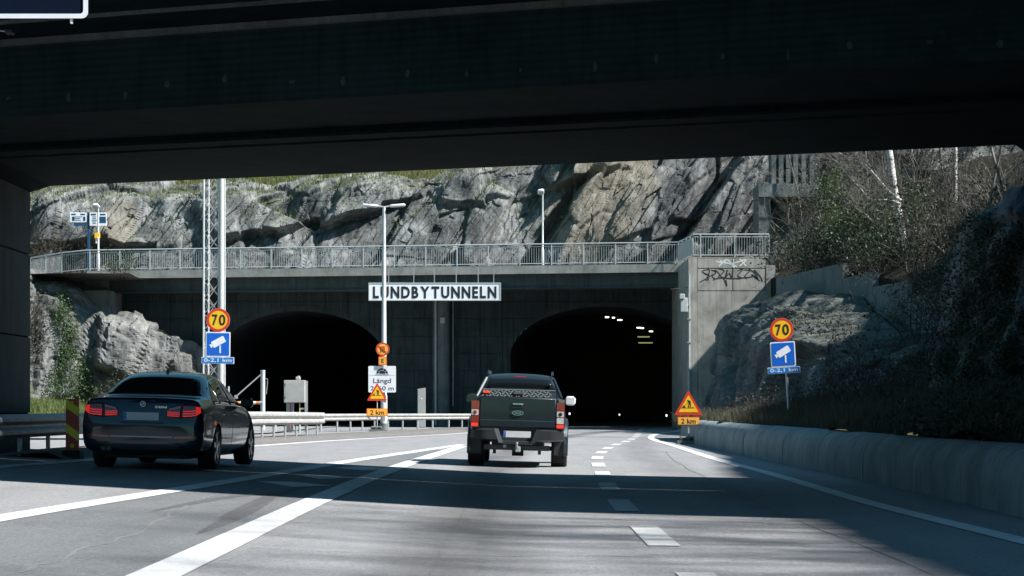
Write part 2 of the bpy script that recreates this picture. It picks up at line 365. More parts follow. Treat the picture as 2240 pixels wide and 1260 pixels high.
# pale concrete median strip left of the left edge line
med = [p + Vector((-.35, .3, 0)) for p in L_left[2:7]]
mc = catmull(med, 8); rows = []
for i, p in enumerate(mc):
    w_ = 1.1 + 1.7 * min(1, i / 20); rows.append([(p.x - q * w_ / 4, p.y + q * .12, G(p.x, p.y) + (.004 if q < 1 else .11)) for q in (0, .001, 1.001, 2, 4)])
tag(MB().grid(rows).build('median_strip', M['gravel']), kind='structure')
# opposite carriageway in front of the left bore
opp = MB().grid([[(x, y, .05 + .004 * 0 + max(0, G(x, min(y, 131)))) for x in (-33.5, -22, -14, -9.5)] for y in (60, 90, 110, 131.5, 190)]).build('opposite_carriageway', M['asphalt_pale']); tag(opp, kind='structure')

# ================================================================ rock builder
def hsh(i, j, seed):
    h = (i.astype(np.int64) * 374761393 + j.astype(np.int64) * 668265263 + seed * 974711) & 0xffffffff
    h = ((h ^ (h >> 13)) * 1274126177) & 0xffffffff; h = (h ^ (h >> 16))
    return (h & 0xffffff) / float(0xffffff)
def facets(U, V, scale, aniso, ang, amp, tilt, seed, crack=0.0):
    """fractured-block relief: jittered cells, each a plane of its own height and tilt, with cracks between"""
    ca, sa = math.cos(R(ang)), math.sin(R(ang)); a = (U * ca + V * sa) / (scale * aniso); b = (-U * sa + V * ca) / scale
    ia, ib = np.floor(a), np.floor(b); d1 = np.full(U.shape, 9e9); d2 = d1.copy(); h = np.zeros(U.shape)
    for di in (-1, 0, 1):
        for dj in (-1, 0, 1):
            ci, cj = ia + di, ib + dj; cx = ci + .15 + .7 * hsh(ci, cj, seed); cy = cj + .15 + .7 * hsh(ci, cj, seed + 1)
            dx, dy = a - cx, b - cy; d = dx * dx + dy * dy
            hh = (hsh(ci, cj, seed + 2) - .5) * amp + (dx * (hsh(ci, cj, seed + 3) - .5) + dy * (hsh(ci, cj, seed + 4) - .5)) * tilt
            nb = d < d1; d2 = np.where(nb, d1, np.minimum(d2, d)); h = np.where(nb, hh, h); d1 = np.where(nb, d, d1)
    e = np.sqrt(d2) - np.sqrt(d1)
    return h - crack * np.clip(1 - e / .1, 0, 1)
def vnoise(U, V, scale, seed, octs=4):
    o = np.zeros(U.shape); am = 1.0; sc = scale
    for k in range(octs):
        a, b = U / sc, V / sc; i, j = np.floor(a), np.floor(b); fx, fy = a - i, b - j; fx = fx * fx * (3 - 2 * fx); fy = fy * fy * (3 - 2 * fy)
        q = [hsh(i + p, j + r, seed + k * 7) for p, r in ((0, 0), (1, 0), (0, 1), (1, 1))]
        o += am * ((q[0] * (1 - fx) + q[1] * fx) * (1 - fy) + (q[2] * (1 - fx) + q[3] * fx) * fy - .5); am *= .5; sc *= .5
    return o
def rock(name, path, nu, nv, layers, mt, face=.78, lean=.25, rough=.12, extra=None, seed=1, round_=.5, parent=None):
    """path: (x, y, zbase, ztop, back) along the foot; the face looks to the right-hand side of the walking direction"""
    pt = np.array(path, float); seg = np.hypot(np.diff(pt[:, 0]), np.diff(pt[:, 1])); S = np.concatenate([[0], np.cumsum(seg)])
    s = np.linspace(0, S[-1], nu); q = np.stack([np.interp(s, S, pt[:, k]) for k in range(5)], 1)
    tx, ty = np.gradient(q[:, 0]), np.gradient(q[:, 1])
    k = max(3, nu // 24) | 1; pad = np.pad(tx, k // 2, 'edge'), np.pad(ty, k // 2, 'edge'); tx, ty = (np.convolve(p_, np.ones(k) / k, 'valid') for p_ in pad)
    ln = np.hypot(tx, ty); nx, ny = ty / ln, -tx / ln
    v = np.linspace(0, 1, nv); U, V = np.meshgrid(s, v, indexing='ij'); H = (q[:, 3] - q[:, 2])[:, None]
    vv = V / face; th = np.clip((V - face) / (1 - face), 0, 1) * math.pi / 2
    zf = np.where(V < face, vv * (1 - round_ * .3), (1 - round_ * .3) + round_ * .3 * np.sin(th)); inn = np.where(V < face, vv * lean * H * .0 + vv * lean, lean) * 1.0
    back = np.where(V < face, 0, (1 - np.cos(th))) * q[:, 4][:, None]
    cz = np.where(V < face, 0.15, 0.15 + .85 * np.sin(th)); cn = np.sqrt(np.clip(1 - cz * cz, 0, 1))
    W = zf * H; d = np.zeros(U.shape)
    for L_ in layers[:2]: d += facets(U, W + back, *L_)
    if extra is not None: d += extra(U, W, q[:, 0][:, None] + 0 * U, q[:, 2][:, None] + W)
    for _ in range(2): dp_ = np.pad(d, 1, 'edge'); d = (dp_[1:-1, 1:-1] * 2 + dp_[:-2, 1:-1] + dp_[2:, 1:-1] + dp_[1:-1, :-2] + dp_[1:-1, 2:]) / 6
    for L_ in layers[2:]: d += facets(U, W + back, *L_)
    d += vnoise(U, W + back, 1.2, seed + 50, 5) * rough
    X = q[:, 0][:, None] + nx[:, None] * (d * cn - inn * H * .9 - back); Y = q[:, 1][:, None] + ny[:, None] * (d * cn - inn * H * .9 - back)
    Z = q[:, 2][:, None] + W + d * cz * .6
    vt = np.stack([X, Y, Z], -1).reshape(-1, 3); i = np.arange(nu - 1)[:, None] * nv + np.arange(nv - 1)[None]
    fc = np.stack([i, i + nv, i + nv + 1, i + 1], -1).reshape(-1, 4)
    return npmesh(name, vt, fc, mt, parent)
def rock_mat(name, dark, mid, pale, ochre=None, moss=.6, streak=.6, dyke=30.):
    m, nt_, b = newmat(name); t = NT(nt_); b.inputs['Roughness'].default_value = .9; b.inputs['Specular IOR Level'].default_value = .2
    rotv = (0, R(dyke), 0)
    f1 = t.noise(t.co((1, 1, .6), rotv), .55, 7, .68, .4); f2 = t.noise(t.co((2.6, 2.6, .22), (0, R(8), 0)), 1.1, 6, .7); f3 = t.noise(t.co(), 9, 5, .75); f5 = t.noise(t.co((1.3, 1.3, .45), (0, R(25), 0)), .42, 4, .6)
    f4 = t.noise(t.co((.35, 1, 2.2), (0, R(-35), 0)), 1.6, 6, .7, .5)
    c = t.ramp(f1, [(.37, dark), (.48, mid), (.60, pale)]); c = t.mix(t.mr(f5, .5, .6, 0, .6), c, tuple(q * .55 for q in mid))
    c = t.mix(t.mr(f4, .5, .7, 0, .55), c, tuple(q * .8 for q in pale)); c = t.mix(t.mr(f4, .42, .3, 0, .5), c, dark)
    c = t.mix(t.mr(f3, .3, .62, .5, 0), c, tuple(q * .45 for q in mid))
    c = t.mix(t.mr(f2, .49, .62, 0, streak), c, tuple(q * .33 for q in mid)); c = t.mix(t.mr(f2, .36, .26, 0, streak * .7), c, tuple(min(1, q * 1.35) for q in pale))
    ge = t.n('ShaderNodeNewGeometry'); sp = t.n('ShaderNodeSeparateXYZ'); t.l(ge.outputs['Position'], sp.inputs[0])
    if ochre:      # iron-stained slab: centre, half size in x and z
        for (cx, cz, hw, hh, am) in ochre:
            dx = t.math('DIVIDE', t.math('SUBTRACT', t.math('SUBTRACT', sp.outputs[0], cx), t.math('MULTIPLY', t.math('SUBTRACT', sp.outputs[2], cz), .35)), hw); dz = t.math('DIVIDE', t.math('SUBTRACT', sp.outputs[2], cz), hh)
            rr_ = t.math('ADD', t.math('MULTIPLY', dx, dx), t.math('MULTIPLY', dz, dz)); rr_ = t.math('ADD', rr_, t.math('MULTIPLY', t.math('SUBTRACT', f1, .5), 1.6))
            c = t.mix(t.math('MULTIPLY', t.mr(rr_, 1.15, .75, 0, am), t.mr(f3, .25, .55, .35, 1)), c, t.ramp(f2, [(.35, (.235, .21, .16)), (.6, (.14, .125, .098))]))
    sn = t.n('ShaderNodeSeparateXYZ'); t.l(ge.outputs['Normal'], sn.inputs[0])
    mo = t.math('MULTIPLY', t.mr(sn.outputs[2], .55, .85, 0, moss), t.mr(f1, .4, .6, .3, 1)); c = t.mix(mo, c, t.ramp(f3, [(.4, (.05, .055, .022)), (.65, (.11, .12, .04))]))
    t.l(c, b.inputs['Base Color']); t.bump(t.math('ADD', t.math('ADD', f3, f4), t.math('MULTIPLY', t.noise(t.co(), 30, 5, .8), .4)), b, .6, .06)
    return m
M['rock'] = rock_mat('gneiss', (.034, .04, .043), (.125, .131, .131), (.28, .284, .277), ochre=((5.2, 13.5, 3.4, 3.6, .8), (-24.2, 11.6, 1.3, 2.2, .7)), moss=.5, streak=.75)
M['rock_side'] = rock_mat('gneiss_shady', (.05, .057, .06), (.13, .14, .145), (.25, .255, .25), moss=.55, streak=.5, dyke=60)
M['rock_left'] = rock_mat('gneiss_left', (.055, .057, .056), (.14, .142, .138), (.27, .268, .26), moss=.3, streak=.35, dyke=12)
# main cliff behind the footbridge
def cliff_extra(U, W, X, Z):
    e = np.zeros(U.shape)
    led = 9.3 + (X + 29) * .165 + vnoise(X, X * 0, 7.0, 91, 4) * 2.2 + facets(X, Z * .4, 2.6, 1.2, 20, .9, .4, 92)     # overhanging sheet joint, left half
    m = np.clip((7 - X) / 3, 0, 1) * np.clip((X + 31) / 3, 0, 1)
    ov_ = np.clip(.75 + vnoise(X, Z, 5.0, 93, 3) * 1.6, .1, 1.6); e += m * ov_ * (np.clip((Z - led) / .3, 0, 1) * 1.3 - .3 * np.exp(-((Z - led) / .2) ** 2))
    sm = np.clip(1.2 - (((X - 5.2 - .35 * (Z - 13.5)) / 3.6) ** 2 + ((Z - 13.5) / 4.5) ** 2), 0, 1)     # smooth iron-stained slab
    e += sm * .9
    for x0, wd, dp in ((8.9, .55, 1.9), (1.0, .5, 1.6), (12.4, .3, 1.0), (15.0, .4, 1.2)):          # diagonal gullies
        dd = X - x0 - (Z - 10) * .62; e -= dp * np.exp(-(dd / wd) ** 2)
    dd = X - 9.9 - (Z - 10) * .62; e += .7 * np.clip(1 - np.abs(dd) / .6, 0, 1)
    rgt = np.clip((X - 8.5) / 2, 0, 1)
    e += rgt * facets(X - .6 * Z, Z, 1.5, 2.6, 58, 1.5, 1.3, 77)
    return e
cl = [(-46, 141, 8.3, 12.5, 5), (-34, 139, 8.5, 13.2, 5), (-29.5, 138, 8.5, 13.4, 5), (-24, 137.6, 8.6, 14.4, 5), (-17.5, 137, 8.6, 14.5, 4), (-11.5, 137, 8.6, 14.7, 4), (-5.3, 137, 8.6, 15.4, 4), (.3, 137, 8.6, 16.6, 4), (5, 136.5, 8.7, 19, 5), (12, 135.5, 8.8, 22, 6), (19, 134.5, 8.8, 22, 6), (30, 133, 8.8, 20, 6)]
LAY = [(4.2, 2.8, 54, 2.1, 1.3, 11, .12), (1.7, 3.4, 60, .85, .6, 21, .1), (.62, 4.5, 57, .26, .22, 31, .035), (.3, 3.2, 60, .09, .1, 41, .0)]
cliff = rock('rock_face', cl, 1500, 280, LAY, M['rock'], face=.82, lean=.42, rough=.16, extra=cliff_extra, round_=.6); tag(cliff, kind='structure')
# left outcrop under the footbridge's end
lo = [(-33, 108, 0, 8.6, 6), (-29, 116, .3, 8.8, 7), (-25.5, 119.5, .3, 9.1, 7), (-23.6, 121, .3, 8.9, 7), (-22.7, 121.4, .3, 8.2, 5), (-21.6, 121.6, .3, 6.3, 3), (-19.4, 122, .3, 5.9, 3), (-17.6, 123, .3, 5.5, 3), (-17.2, 124.5, .3, 4.6, 2), (-16.9, 127, .2, 4.5, 2), (-16.7, 133, .2, 4.4, 2)]
LAY2 = [(2.8, 1.8, 78, 1.3, .9, 13, .25), (1.2, 1.9, 68, .5, .45, 23, .1), (.5, 3.4, 74, .2, .18, 33, .03), (.26, 2.4, 66, .06, .08, 43, 0.)]
tag(rock('rock_outcrop', lo, 300, 150, LAY2, M['rock_left'], face=.8, lean=.14, rough=.14, round_=.5, seed=3), kind='structure')
# right outcrop beyond the sign, below the stepped wall
ro = [(16.5, 70, .8, 3.2, 3), (14, 78, .8, 3.6, 4), (11.2, 84, .6, 3.4, 5), (9.6, 90, .3, 4.6, 5), (9.0, 96, .2, 5.3, 5), (9.1, 104, .1, 6.4, 4), (9.3, 115.5, .1, 6.8, 4)]
LAY3 = [(2.6, 1.8, 66, 1.1, .8, 15, .2), (1.0, 2.0, 58, .4, .4, 25, .1), (.5, 3.2, 62, .14, .15, 35, .03), (.25, 2.4, 50, .04, .06, 45, 0.)]
tag(rock('rock_outcrop', list(reversed(ro)), 320, 150, LAY3, M['rock_side'], face=.62, lean=.22, rough=.15, round_=1.2, seed=5), kind='structure')
# small boulder ridge
rb = [(10.8, 86, .6, 2.0, 1), (10.1, 79, .6, 1.8, 1), (10.25, 76.4, .6, 2.1, 1.2), (10.9, 75.4, .6, 2.85, 1.4), (11.7, 75.2, .6, 3.0, 1.5), (13.8, 76, .6, 2.7, 2)]
tag(rock('rock_outcrop', rb, 110, 60, [(1.4, 1.5, 60, .5, .6, 16, .12), (.5, 1.4, 40, .2, .25, 26, .05)], M['rock_side'], face=.7, lean=.5, rough=.2, round_=.8, seed=8), kind='structure')
# near rock shoulder at the right edge, overgrown with ivy
rn = [(12.2, 64, -.3, 5.2, 2), (10.3, 56, -.3, 5.6, 2), (9.0, 50, -.3, 5.7, 2.5), (8.75, 46.6, -.3, 5.9, 3), (9.5, 45.1, -.3, 6.0, 3), (11.5, 44.4, -.3, 5.6, 3), (15, 44, -.3, 5.2, 3)]
tag(rock('rock_outcrop', rn, 220, 110, [(2.2, 1.5, 62, .7, .8, 17, .2), (.9, 1.5, 50, .3, .35, 27, .08), (.35, 1.4, 30, .1, .14, 37, .03)], M['rock_side'], face=.74, lean=.17, rough=.2, round_=.7, seed=9), kind='structure')

# ================================================================ terrain
def terrain(name, x0, x1, y0, y1, nx_, ny_, fn, mt, rough=.3, seed=1):
    X, Y = np.meshgrid(np.linspace(x0, x1, nx_), np.linspace(y0, y1, ny_), indexing='ij'); Z = fn(X, Y) + vnoise(X, Y, 3.0, seed, 5) * rough
    i = np.arange(nx_ - 1)[:, None] * ny_ + np.arange(ny_ - 1)[None]
    o = npmesh(name, np.stack([X, Y, Z], -1).reshape(-1, 3), np.stack([i, i + ny_, i + ny_ + 1, i + 1], -1).reshape(-1, 4), mt, smooth=True); tag(o, kind='structure'); return o
ctop = lambda X: np.interp(X, [c[0] for c in cl], [c[3] for c in cl])
h_up = lambda X, Y: np.minimum(ctop(X) - .45 + .62 * (Y - 141.5), ctop(X) + 26)
terrain('hillside', -70, 45, 141.5, 240, 120, 90, h_up, M['turf'], .9, 3)
def h_bank(X, Y):
    e = 5.9 + np.clip((Y - 60) / 20, 0, 1) * .3
    t_ = np.clip((X - e) / 6.5, 0, 1)
    xs0 = np.interp(Y, [4, 44, 60, 75, 88], [9.0, 10.5, 11.5, 15.0, 18.5]); u = np.clip((X - xs0) / 6.5, 0, 1); hill = np.interp(Y, [-100, -1, 8, 26, 40, 50, 70, 75, 88], [19, 18, 11.6, 11.6, 11.4, 10.9, 11.2, 15.0, 14.0]) * u * u * (3 - 2 * u)  # unseen crest shaped for shade, raised behind the camera to darken bounce and reflections
    notch = np.clip((6.5 - np.abs(Y - (33.3 - .405 * X))) / .5, 0, 1); hill = hill * (1 - notch) + np.minimum(hill, 4.8) * notch
    return .66 + t_ * (1.5 - np.clip((Y - 66) / 12, 0, 1) * 1.0) + hill
terrain('verge_bank', 6.0, 40, -90, 88, 100, 260, h_bank, M['scrub'], .25, 7)
def wall_x(Y): return np.interp(Y, [60, 80, 91, 96, 101, 112, 118], [18.6, 16.9, 15.75, 15.15, 14.65, 13.05, 12.9])
def h_slope(X, Y): return np.clip(np.interp(Y, [60, 80, 91, 96, 101, 112, 150], [4.5, 5, 5.9, 6.4, 7.0, 7.3, 9.2]) + np.interp(Y, [60, 80, 98, 110, 150], [.4, .55, .55, .55, .55]) * np.clip(X - wall_x(Y), 0, 12) + np.interp(Y, [60, 78, 88, 94, 150], [1.4, 1.4, 1.2, 0, 0]) * np.clip(X - wall_x(Y) - 4.5, 0, 6) + .1 * np.clip(X - 26, 0, 30), 0, 22)  # steeper outer rise, out of view, shaped to shade the right outcrop
X, S_ = None, None
rows = []
ux = np.concatenate([[0], np.linspace(0, 1, 49) ** 1.5 * 45]); uy = np.linspace(60, 150, 70)
D0, YY = np.meshgrid(ux, uy, indexing='ij'); XX = wall_x(YY) + .25 + D0; ZZ = h_slope(XX, YY) + vnoise(XX, YY, 3, 19, 5) * .5 * np.clip(D0 / 2, 0, 1); ZZ[0] -= 2.5
i = np.arange(49)[:, None] * 70 + np.arange(69)[None]
tag(npmesh('wooded_slope', np.stack([XX, YY, ZZ], -1).reshape(-1, 3), np.stack([i, i + 70, i + 71, i + 1], -1).reshape(-1, 4), M['scrub'], smooth=True), kind='structure')
def h_left(X, Y): return np.interp(X, [-60, -36, -30, -24, -17.5], [9, 4, 2.3, 1.3, .35])
terrain('grassy_bank', -60, -16.8, 60, 124, 70, 70, h_left, M['turf'], .35, 23)
terrain('left_shade_bank', -90, -26, -90, 60, 60, 60, lambda X, Y: np.clip((-27 - X) * .9, 0, 14), M['scrub'], .5, 29)  # unseen bank added to cut the sky light reaching shaded surfaces
terrain('footpath_shelf', -60, -20.5, 121.5, 142, 60, 30, lambda X, Y: 8.25 + 0 * X, M['gravel'], .12, 24)
terrain('footpath', -21, 30, 129.5, 138.5, 60, 14, lambda X, Y: 8.66 + 0 * X, M['gravel'], .05, 25)
# ================================================================ overpass above the road
ov = thing('overpass', 'dark concrete motorway overpass spanning the top of the view', 'bridge', (-9, 41, 0))
def slantx(x, y0, k=.405): return y0 - k * x          # the overpass crosses askew: its right end is nearer
NEAR, FAR = 28.7, 38.0                                # along-road position of the two faces at x=0
def slab(name, ya, yb, z0, z1, mt, x0=-60, x1=60, parent=ov, za=None):
    q = [(x0, slantx(x0, ya)), (x1, slantx(x1, ya)), (x1, slantx(x1, yb)), (x0, slantx(x0, yb))]
    return MB().prismz(q, z0, z1).build(name, mt, parent)
SOF = 5.15
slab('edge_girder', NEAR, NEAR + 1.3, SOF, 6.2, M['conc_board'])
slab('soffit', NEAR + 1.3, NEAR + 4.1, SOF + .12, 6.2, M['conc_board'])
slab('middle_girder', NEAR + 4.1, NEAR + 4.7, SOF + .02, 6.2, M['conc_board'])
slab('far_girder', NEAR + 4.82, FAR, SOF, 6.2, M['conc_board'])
slab('deck', NEAR - 2.5, NEAR + 4.7, 6.2, 6.5, M['conc_shade']); slab('deck', NEAR + 4.82, FAR + 1.6, 6.2, 6.5, M['conc_shade'])
slab('edge_beam', NEAR - 2.9, NEAR - 2.5, 6.12, 7.3, M['conc_shade']); slab('edge_beam', FAR + 1.6, FAR + 2.0, 6.12, 7.3, M['conc_mid'])
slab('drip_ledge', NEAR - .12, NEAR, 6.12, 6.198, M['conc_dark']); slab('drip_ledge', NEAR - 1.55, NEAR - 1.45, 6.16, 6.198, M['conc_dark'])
for k in range(-7, 8): slab('cross_joint', NEAR + 4.0, NEAR + 4.1, SOF + .06, SOF + .118, M['conc_shade'], k * 1.45 - .7, k * 1.45 + .7)
# tie-hole spalls along the girder's lower edge: pale patched cones
rnd = random.Random(9)
sp_m = concrete('patched_concrete', (.035, .045, .045), .2)
for k in range(22):
    x = -8.4 + k * .78 + rnd.uniform(-.12, .12); z = SOF + .24 + rnd.uniform(-.05, .1); y = slantx(x, NEAR) - .004; rw, rh = rnd.uniform(.02, .045), rnd.uniform(.02, .07)
    pl = [(x + rw * math.cos(a_ * .785) * rnd.uniform(.6, 1.2), z + rh * math.sin(a_ * .785) * rnd.uniform(.6, 1.3)) for a_ in range(8)]
    n = len(pl); MB().add([(px_, slantx(px_, NEAR) - .004, pz_) for px_, pz_ in pl] + [(px_, slantx(px_, NEAR) + .02, pz_) for px_, pz_ in pl], [tuple(range(n))] + [(i, n + i, n + (i + 1) % n, (i + 1) % n) for i in range(n)]).build('patch', sp_m, ov)
# left wall pier with formwork panels, and its haunch
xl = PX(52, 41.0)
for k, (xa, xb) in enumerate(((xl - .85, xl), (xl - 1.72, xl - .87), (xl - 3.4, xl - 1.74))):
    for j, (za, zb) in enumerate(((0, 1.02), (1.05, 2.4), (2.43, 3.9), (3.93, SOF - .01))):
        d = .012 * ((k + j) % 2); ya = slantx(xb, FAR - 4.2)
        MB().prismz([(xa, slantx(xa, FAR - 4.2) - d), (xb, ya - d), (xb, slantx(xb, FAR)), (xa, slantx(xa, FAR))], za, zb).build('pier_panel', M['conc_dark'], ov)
MB().prismz([(xl - 30, slantx(xl - 30, FAR - 4.15)), (xl - .03, slantx(xl, FAR - 4.15)), (xl - .03, slantx(xl, FAR) - .03), (xl - 30, slantx(xl - 30, FAR))], -.5, SOF).build('pier_core', M['conc_shade'], ov)
hp = [(xl, SOF - .1), (xl + .42, SOF + .002), (xl, SOF + .002)]
MB().add([(x, slantx(x, FAR - 4.2), z) for x, z in hp] + [(x, slantx(x, FAR) , z) for x, z in hp], [(0, 1, 2), (5, 4, 3), (0, 3, 4, 1), (1, 4, 5, 2), (2, 5, 3, 0)]).build('haunch', M['conc_shade'], ov)
xr = PX(2262, 35.0)
MB().prismz([(xr, slantx(xr, NEAR)), (xr + 30, slantx(xr + 30, NEAR)), (xr + 30, slantx(xr + 30, FAR)), (xr, slantx(xr, FAR))], -.5, SOF + .003).build('abutment_wall', M['conc_shade'], ov)
hp = [(xr + .01, SOF - .26), (xr - .32, SOF + .002), (xr + .01, SOF + .002)]
MB().add([(x, slantx(x, NEAR + .02), z) for x, z in hp] + [(x, slantx(x, FAR), z) for x, z in hp], [(0, 1, 2), (5, 4, 3), (0, 3, 4, 1), (1, 4, 5, 2), (2, 5, 3, 0)]).build('haunch', M['conc_shade'], ov)
# blue overhead sign hung on the near edge
os_ = thing('overhead_sign', 'dark blue road sign with white border hanging at the top left corner', 'road sign', (PX(0, 27.5), 27.5, PZ(38, 27.5)))
w_, h_, D_ = 2.6, 1.6, 27.5; x1, z0 = PX(192, D_), PZ(40, D_); cx, cz = x1 - w_ / 2, z0 + h_ / 2
MB().prism(rr(cx, cz, w_, h_, .06), D_ + .012, D_ + .06).build('panel', mat('navy_sign', (.004, .009, .022), .9, var=.1, spec=.05), os_)
MB().ring(rr(cx, cz, w_, h_, .07), rr(cx, cz, w_ - .11, h_ - .11, .04), D_, D_ + .04).build('border', M['white'], os_)
for q in (.2, .8): MB().bb(cx - w_ / 2 + w_ * q - .05, cx - w_ / 2 + w_ * q + .05, D_ + .06, D_ + 1.6, 6.5, 6.6).build('bracket', M['galv'], os_)
MB().tube([(x1 - .2, D_ + .03, z0 - .003), (x1 - .2, D_ + .03, z0 - .06)], .02).build('cable_gland', M['white'], os_)
tl = thing('tunnel_camera', 'small grey camera under the overpass cantilever at the far left', 'camera', (PX(15, 28.6), 28.6, PZ(72, 28.6)))
c = P(22, 70, 28.6); MB().box(c, (.1, .16, .06), None, .012).build('housing', M['plastic_dark'], tl); MB().tube([c + Vector((-.06, 0, .01)), c + Vector((-.18, 0, .02)), c + Vector((-.2, .05, .35)), c + Vector((-.2, .1, .6))], .012).build('bracket', M['galv'], tl)

# ================================================================ tunnel portal
po = thing('tunnel_portal', 'dark stained concrete tunnel portal with two arched bores', 'tunnel', (0, 131, 0))
YP = 131.0
bores = [(5.35, 5.45, 4.1, 6.9), (-12.1, 4.85, 3.7, 6.65)]         # centre x, half width, springing, crown
def arch(x):
    z = -1
    for cx, hw, zs, zc in bores:
        if abs(x - cx) < hw: z = max(z, zs + (zc - zs) * math.sqrt(max(0, 1 - ((x - cx) / hw) ** 2)))
    return z
xs_ = [-23.0]
edges = sorted([b[0] - b[1] for b in bores] + [b[0] + b[1] for b in bores])
xg = np.arange(-23.4, 15.0, 1.27); zg = [0.0, 1.25, 2.25, 3.22, 4.2, 5.2, 6.2, 7.2, 8.3]
rnd = random.Random(12); gap = .012
for i in range(len(xg) - 1):
    for j in range(len(zg) - 1):
        xa, xb, za, zb = xg[i] + gap, xg[i + 1] - gap, zg[j] + gap, zg[j + 1] - gap
        cuts = sorted([xa, xb] + [e for e in edges if xa < e < xb] + [xa + (xb - xa) * q / 8 for q in range(1, 8)])
        runs = []; cur = []
        for x in cuts:
            ed = next((e for e in edges if abs(x - e) < 1e-6), None)
            if ed is not None:
                hi = max(za, max(arch(x - 1e-5), arch(x + 1e-5)))
                if arch(x + 1e-4) > 0: pts = [(x, za), (x, hi)]          # opening begins here
                else: pts = [(x, hi), (x, za)]
                if pts[0][1] >= zb: cur = [(x, za)]
                elif pts[1][1] >= zb: cur.append((x, za)); runs.append(cur); cur = []
                else: cur += pts
                continue
            l = max(za, arch(x))
            if l < zb - .02: cur.append((x, l))
            else:
                if len(cur) > 1: runs.append(cur)
                cur = []
        if len(cur) > 1: runs.append(cur)
        y = YP - rnd.uniform(0, .018)
        for run in runs:
            if run[-1][0] - run[0][0] < .05: continue
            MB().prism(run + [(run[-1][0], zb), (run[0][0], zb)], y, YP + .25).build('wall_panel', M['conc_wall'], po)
# backing wall, bores
def backing():
    b = MB(); y = YP + .12; N = 220; xa, xb = -24., 15.5
    for i in range(N):
        x0, x1 = xa + (xb - xa) * i / N, xa + (xb - xa) * (i + 1) / N; l0, l1 = max(0, arch(x0)), max(0, arch(x1))
        if l0 == 0 and l1 > 0: l0 = l1
        if l1 == 0 and l0 > 0: l1 = l0
        b.add([(x0, y, l0), (x1, y, l1), (x1, y, 8.4), (x0, y, 8.4)], [(0, 1, 2, 3)])
    return b
backing().build('backing_wall', M['conc_dark'], po)
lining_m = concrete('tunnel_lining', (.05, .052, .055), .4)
for cx, hw, zs, zc in bores:
    prof = [(-hw, -.3), (-hw, zs * .5)] + [(hw * math.cos(math.pi - math.pi * k / 24), zs + (zc - zs) * math.sin(math.pi * k / 24)) for k in range(25)] + [(hw, zs * .5), (hw, -.3)]
    rows = []
    for k in range(12):
        y = YP + .12 + k * 8; off = .0032 * (k * 8) ** 2
        rows.append([(cx + off + a_, y, b__) for a_, b__ in prof])
    MB().grid(rows).build('bore_lining', lining_m, po, smooth=60)
    n = len(prof); MB().add(rows[-1], [tuple(range(n))]).build('bore_end', lining_m, po)
    rim = [(cx + (hw + d) * math.cos(math.pi - math.pi * k / 32), zs + (zc - zs + d) * math.sin(math.pi * k / 32)) for d in (0.0, .3) for k in range(33)]
    o = rim[33:]; ii = rim[:33]; b = MB()
    for k in range(32): b.prism([ii[k], ii[k + 1], o[k + 1], o[k]], YP - .035, YP + .3)
    b.build('arch_rim', M['conc_wall'], po)
# stain streaks are in the panel material; pipes and round column on the middle pier
xc = PX(970, YP - .4)
MB().tube([(xc, YP - .45, 0), (xc, YP - .45, 8.0)], .37, 20).build('round_column', M['conc_mid'], po, smooth=60)
MB().bb(xc - .62, xc - .36, YP - .3, YP + .05, 0, 8.0).build('pilaster', M['conc_mid'], po)
MB().tube([(PX(953, YP - .6), YP - .6, .1), (PX(953, YP - .6), YP - .6, 7.2)], .07, 10).build('downpipe', M['steel_white'], po, smooth=60)
MB().tube([(PX(991, YP - .2), YP - .2, 1.2), (PX(991, YP - .2), YP - .2, 7.4)], .045, 8).build('downpipe', M['galv'], po, smooth=60)
for z in (2.2, 3.6, 5.0, 6.3): MB().bb(PX(953, YP - .6) - .1, PX(953, YP - .6) + .1, YP - .56, YP - .3, z, z + .05).build('pipe_clamp', M['galv'], po)
jb = P(968, 701, YP - .9); MB().box(jb, (.26, .12, .34), None, .01).build('junction_box', M['steel_white'], po)
# ceiling lamps inside the right bore
lamp_m = emis('tunnel_lamp_glow', (1, .93, .72), 1.8); lamp_g = emis('tunnel_lamp_glow_dim', (.7, .75, .35), .22)
for k, (px, py, dd, wd, mt) in enumerate(((1328, 694, 140, .22, lamp_m), (1342, 695, 146, .16, lamp_m), (1356, 700, 150, .3, lamp_m), (1398, 717, 156, .3, lamp_m), (1405, 718, 162, .2, lamp_m), (1424, 725, 168, .26, lamp_m), (1408, 737, 172, .9, lamp_g), (1412, 750, 178, 1.1, lamp_g))):
    c = P(px, py, dd); l = thing('tunnel_lamp', '%s lit ceiling lamp from the left inside the right tunnel bore' % ['first', 'second', 'third', 'fourth', 'fifth', 'sixth', 'dim greenish seventh', 'dim greenish eighth and lowest'][k], 'lamp', c, 0, 'lamps in the right bore')
    MB().box((0, 0, 0), (wd, .3, .06)).build('diffuser', mt, l, False); MB().box((0, 0, .075), (wd + .1, .4, .08), None, .01).build('housing', M['galv'], l, False)
    MB().tube([(0, 0, .11), (0, 0, .5)], .02, 6).build('hanger', M['galv'], l, False)
for k, (px, py, dd) in enumerate(((1246, 905, 138), (1355, 907, 176), (1458, 909, 137))):
    c = P(px, py, dd); l = thing('guide_light', 'tiny white guide light low in the right bore, %s' % ('beside the pickup mirror', 'in the middle of the opening', 'left of the roadworks sign')[k], 'light', c, 0, 'guide lights in the right bore')
    MB().box((0, -.02, 0), (.09, .03, .12)).build('lens', emis('guide_glow', (.9, .95, 1), .9), l, False); MB().box((0, .04, 0), (.16, .06, .2), None, .01).build('housing', M['plastic_dark'], l, False)
    MB().tube([(0, .04, -.1), (0, .04, -c.z)], .03, 6).build('stem', M['dark_steel'], l, False)

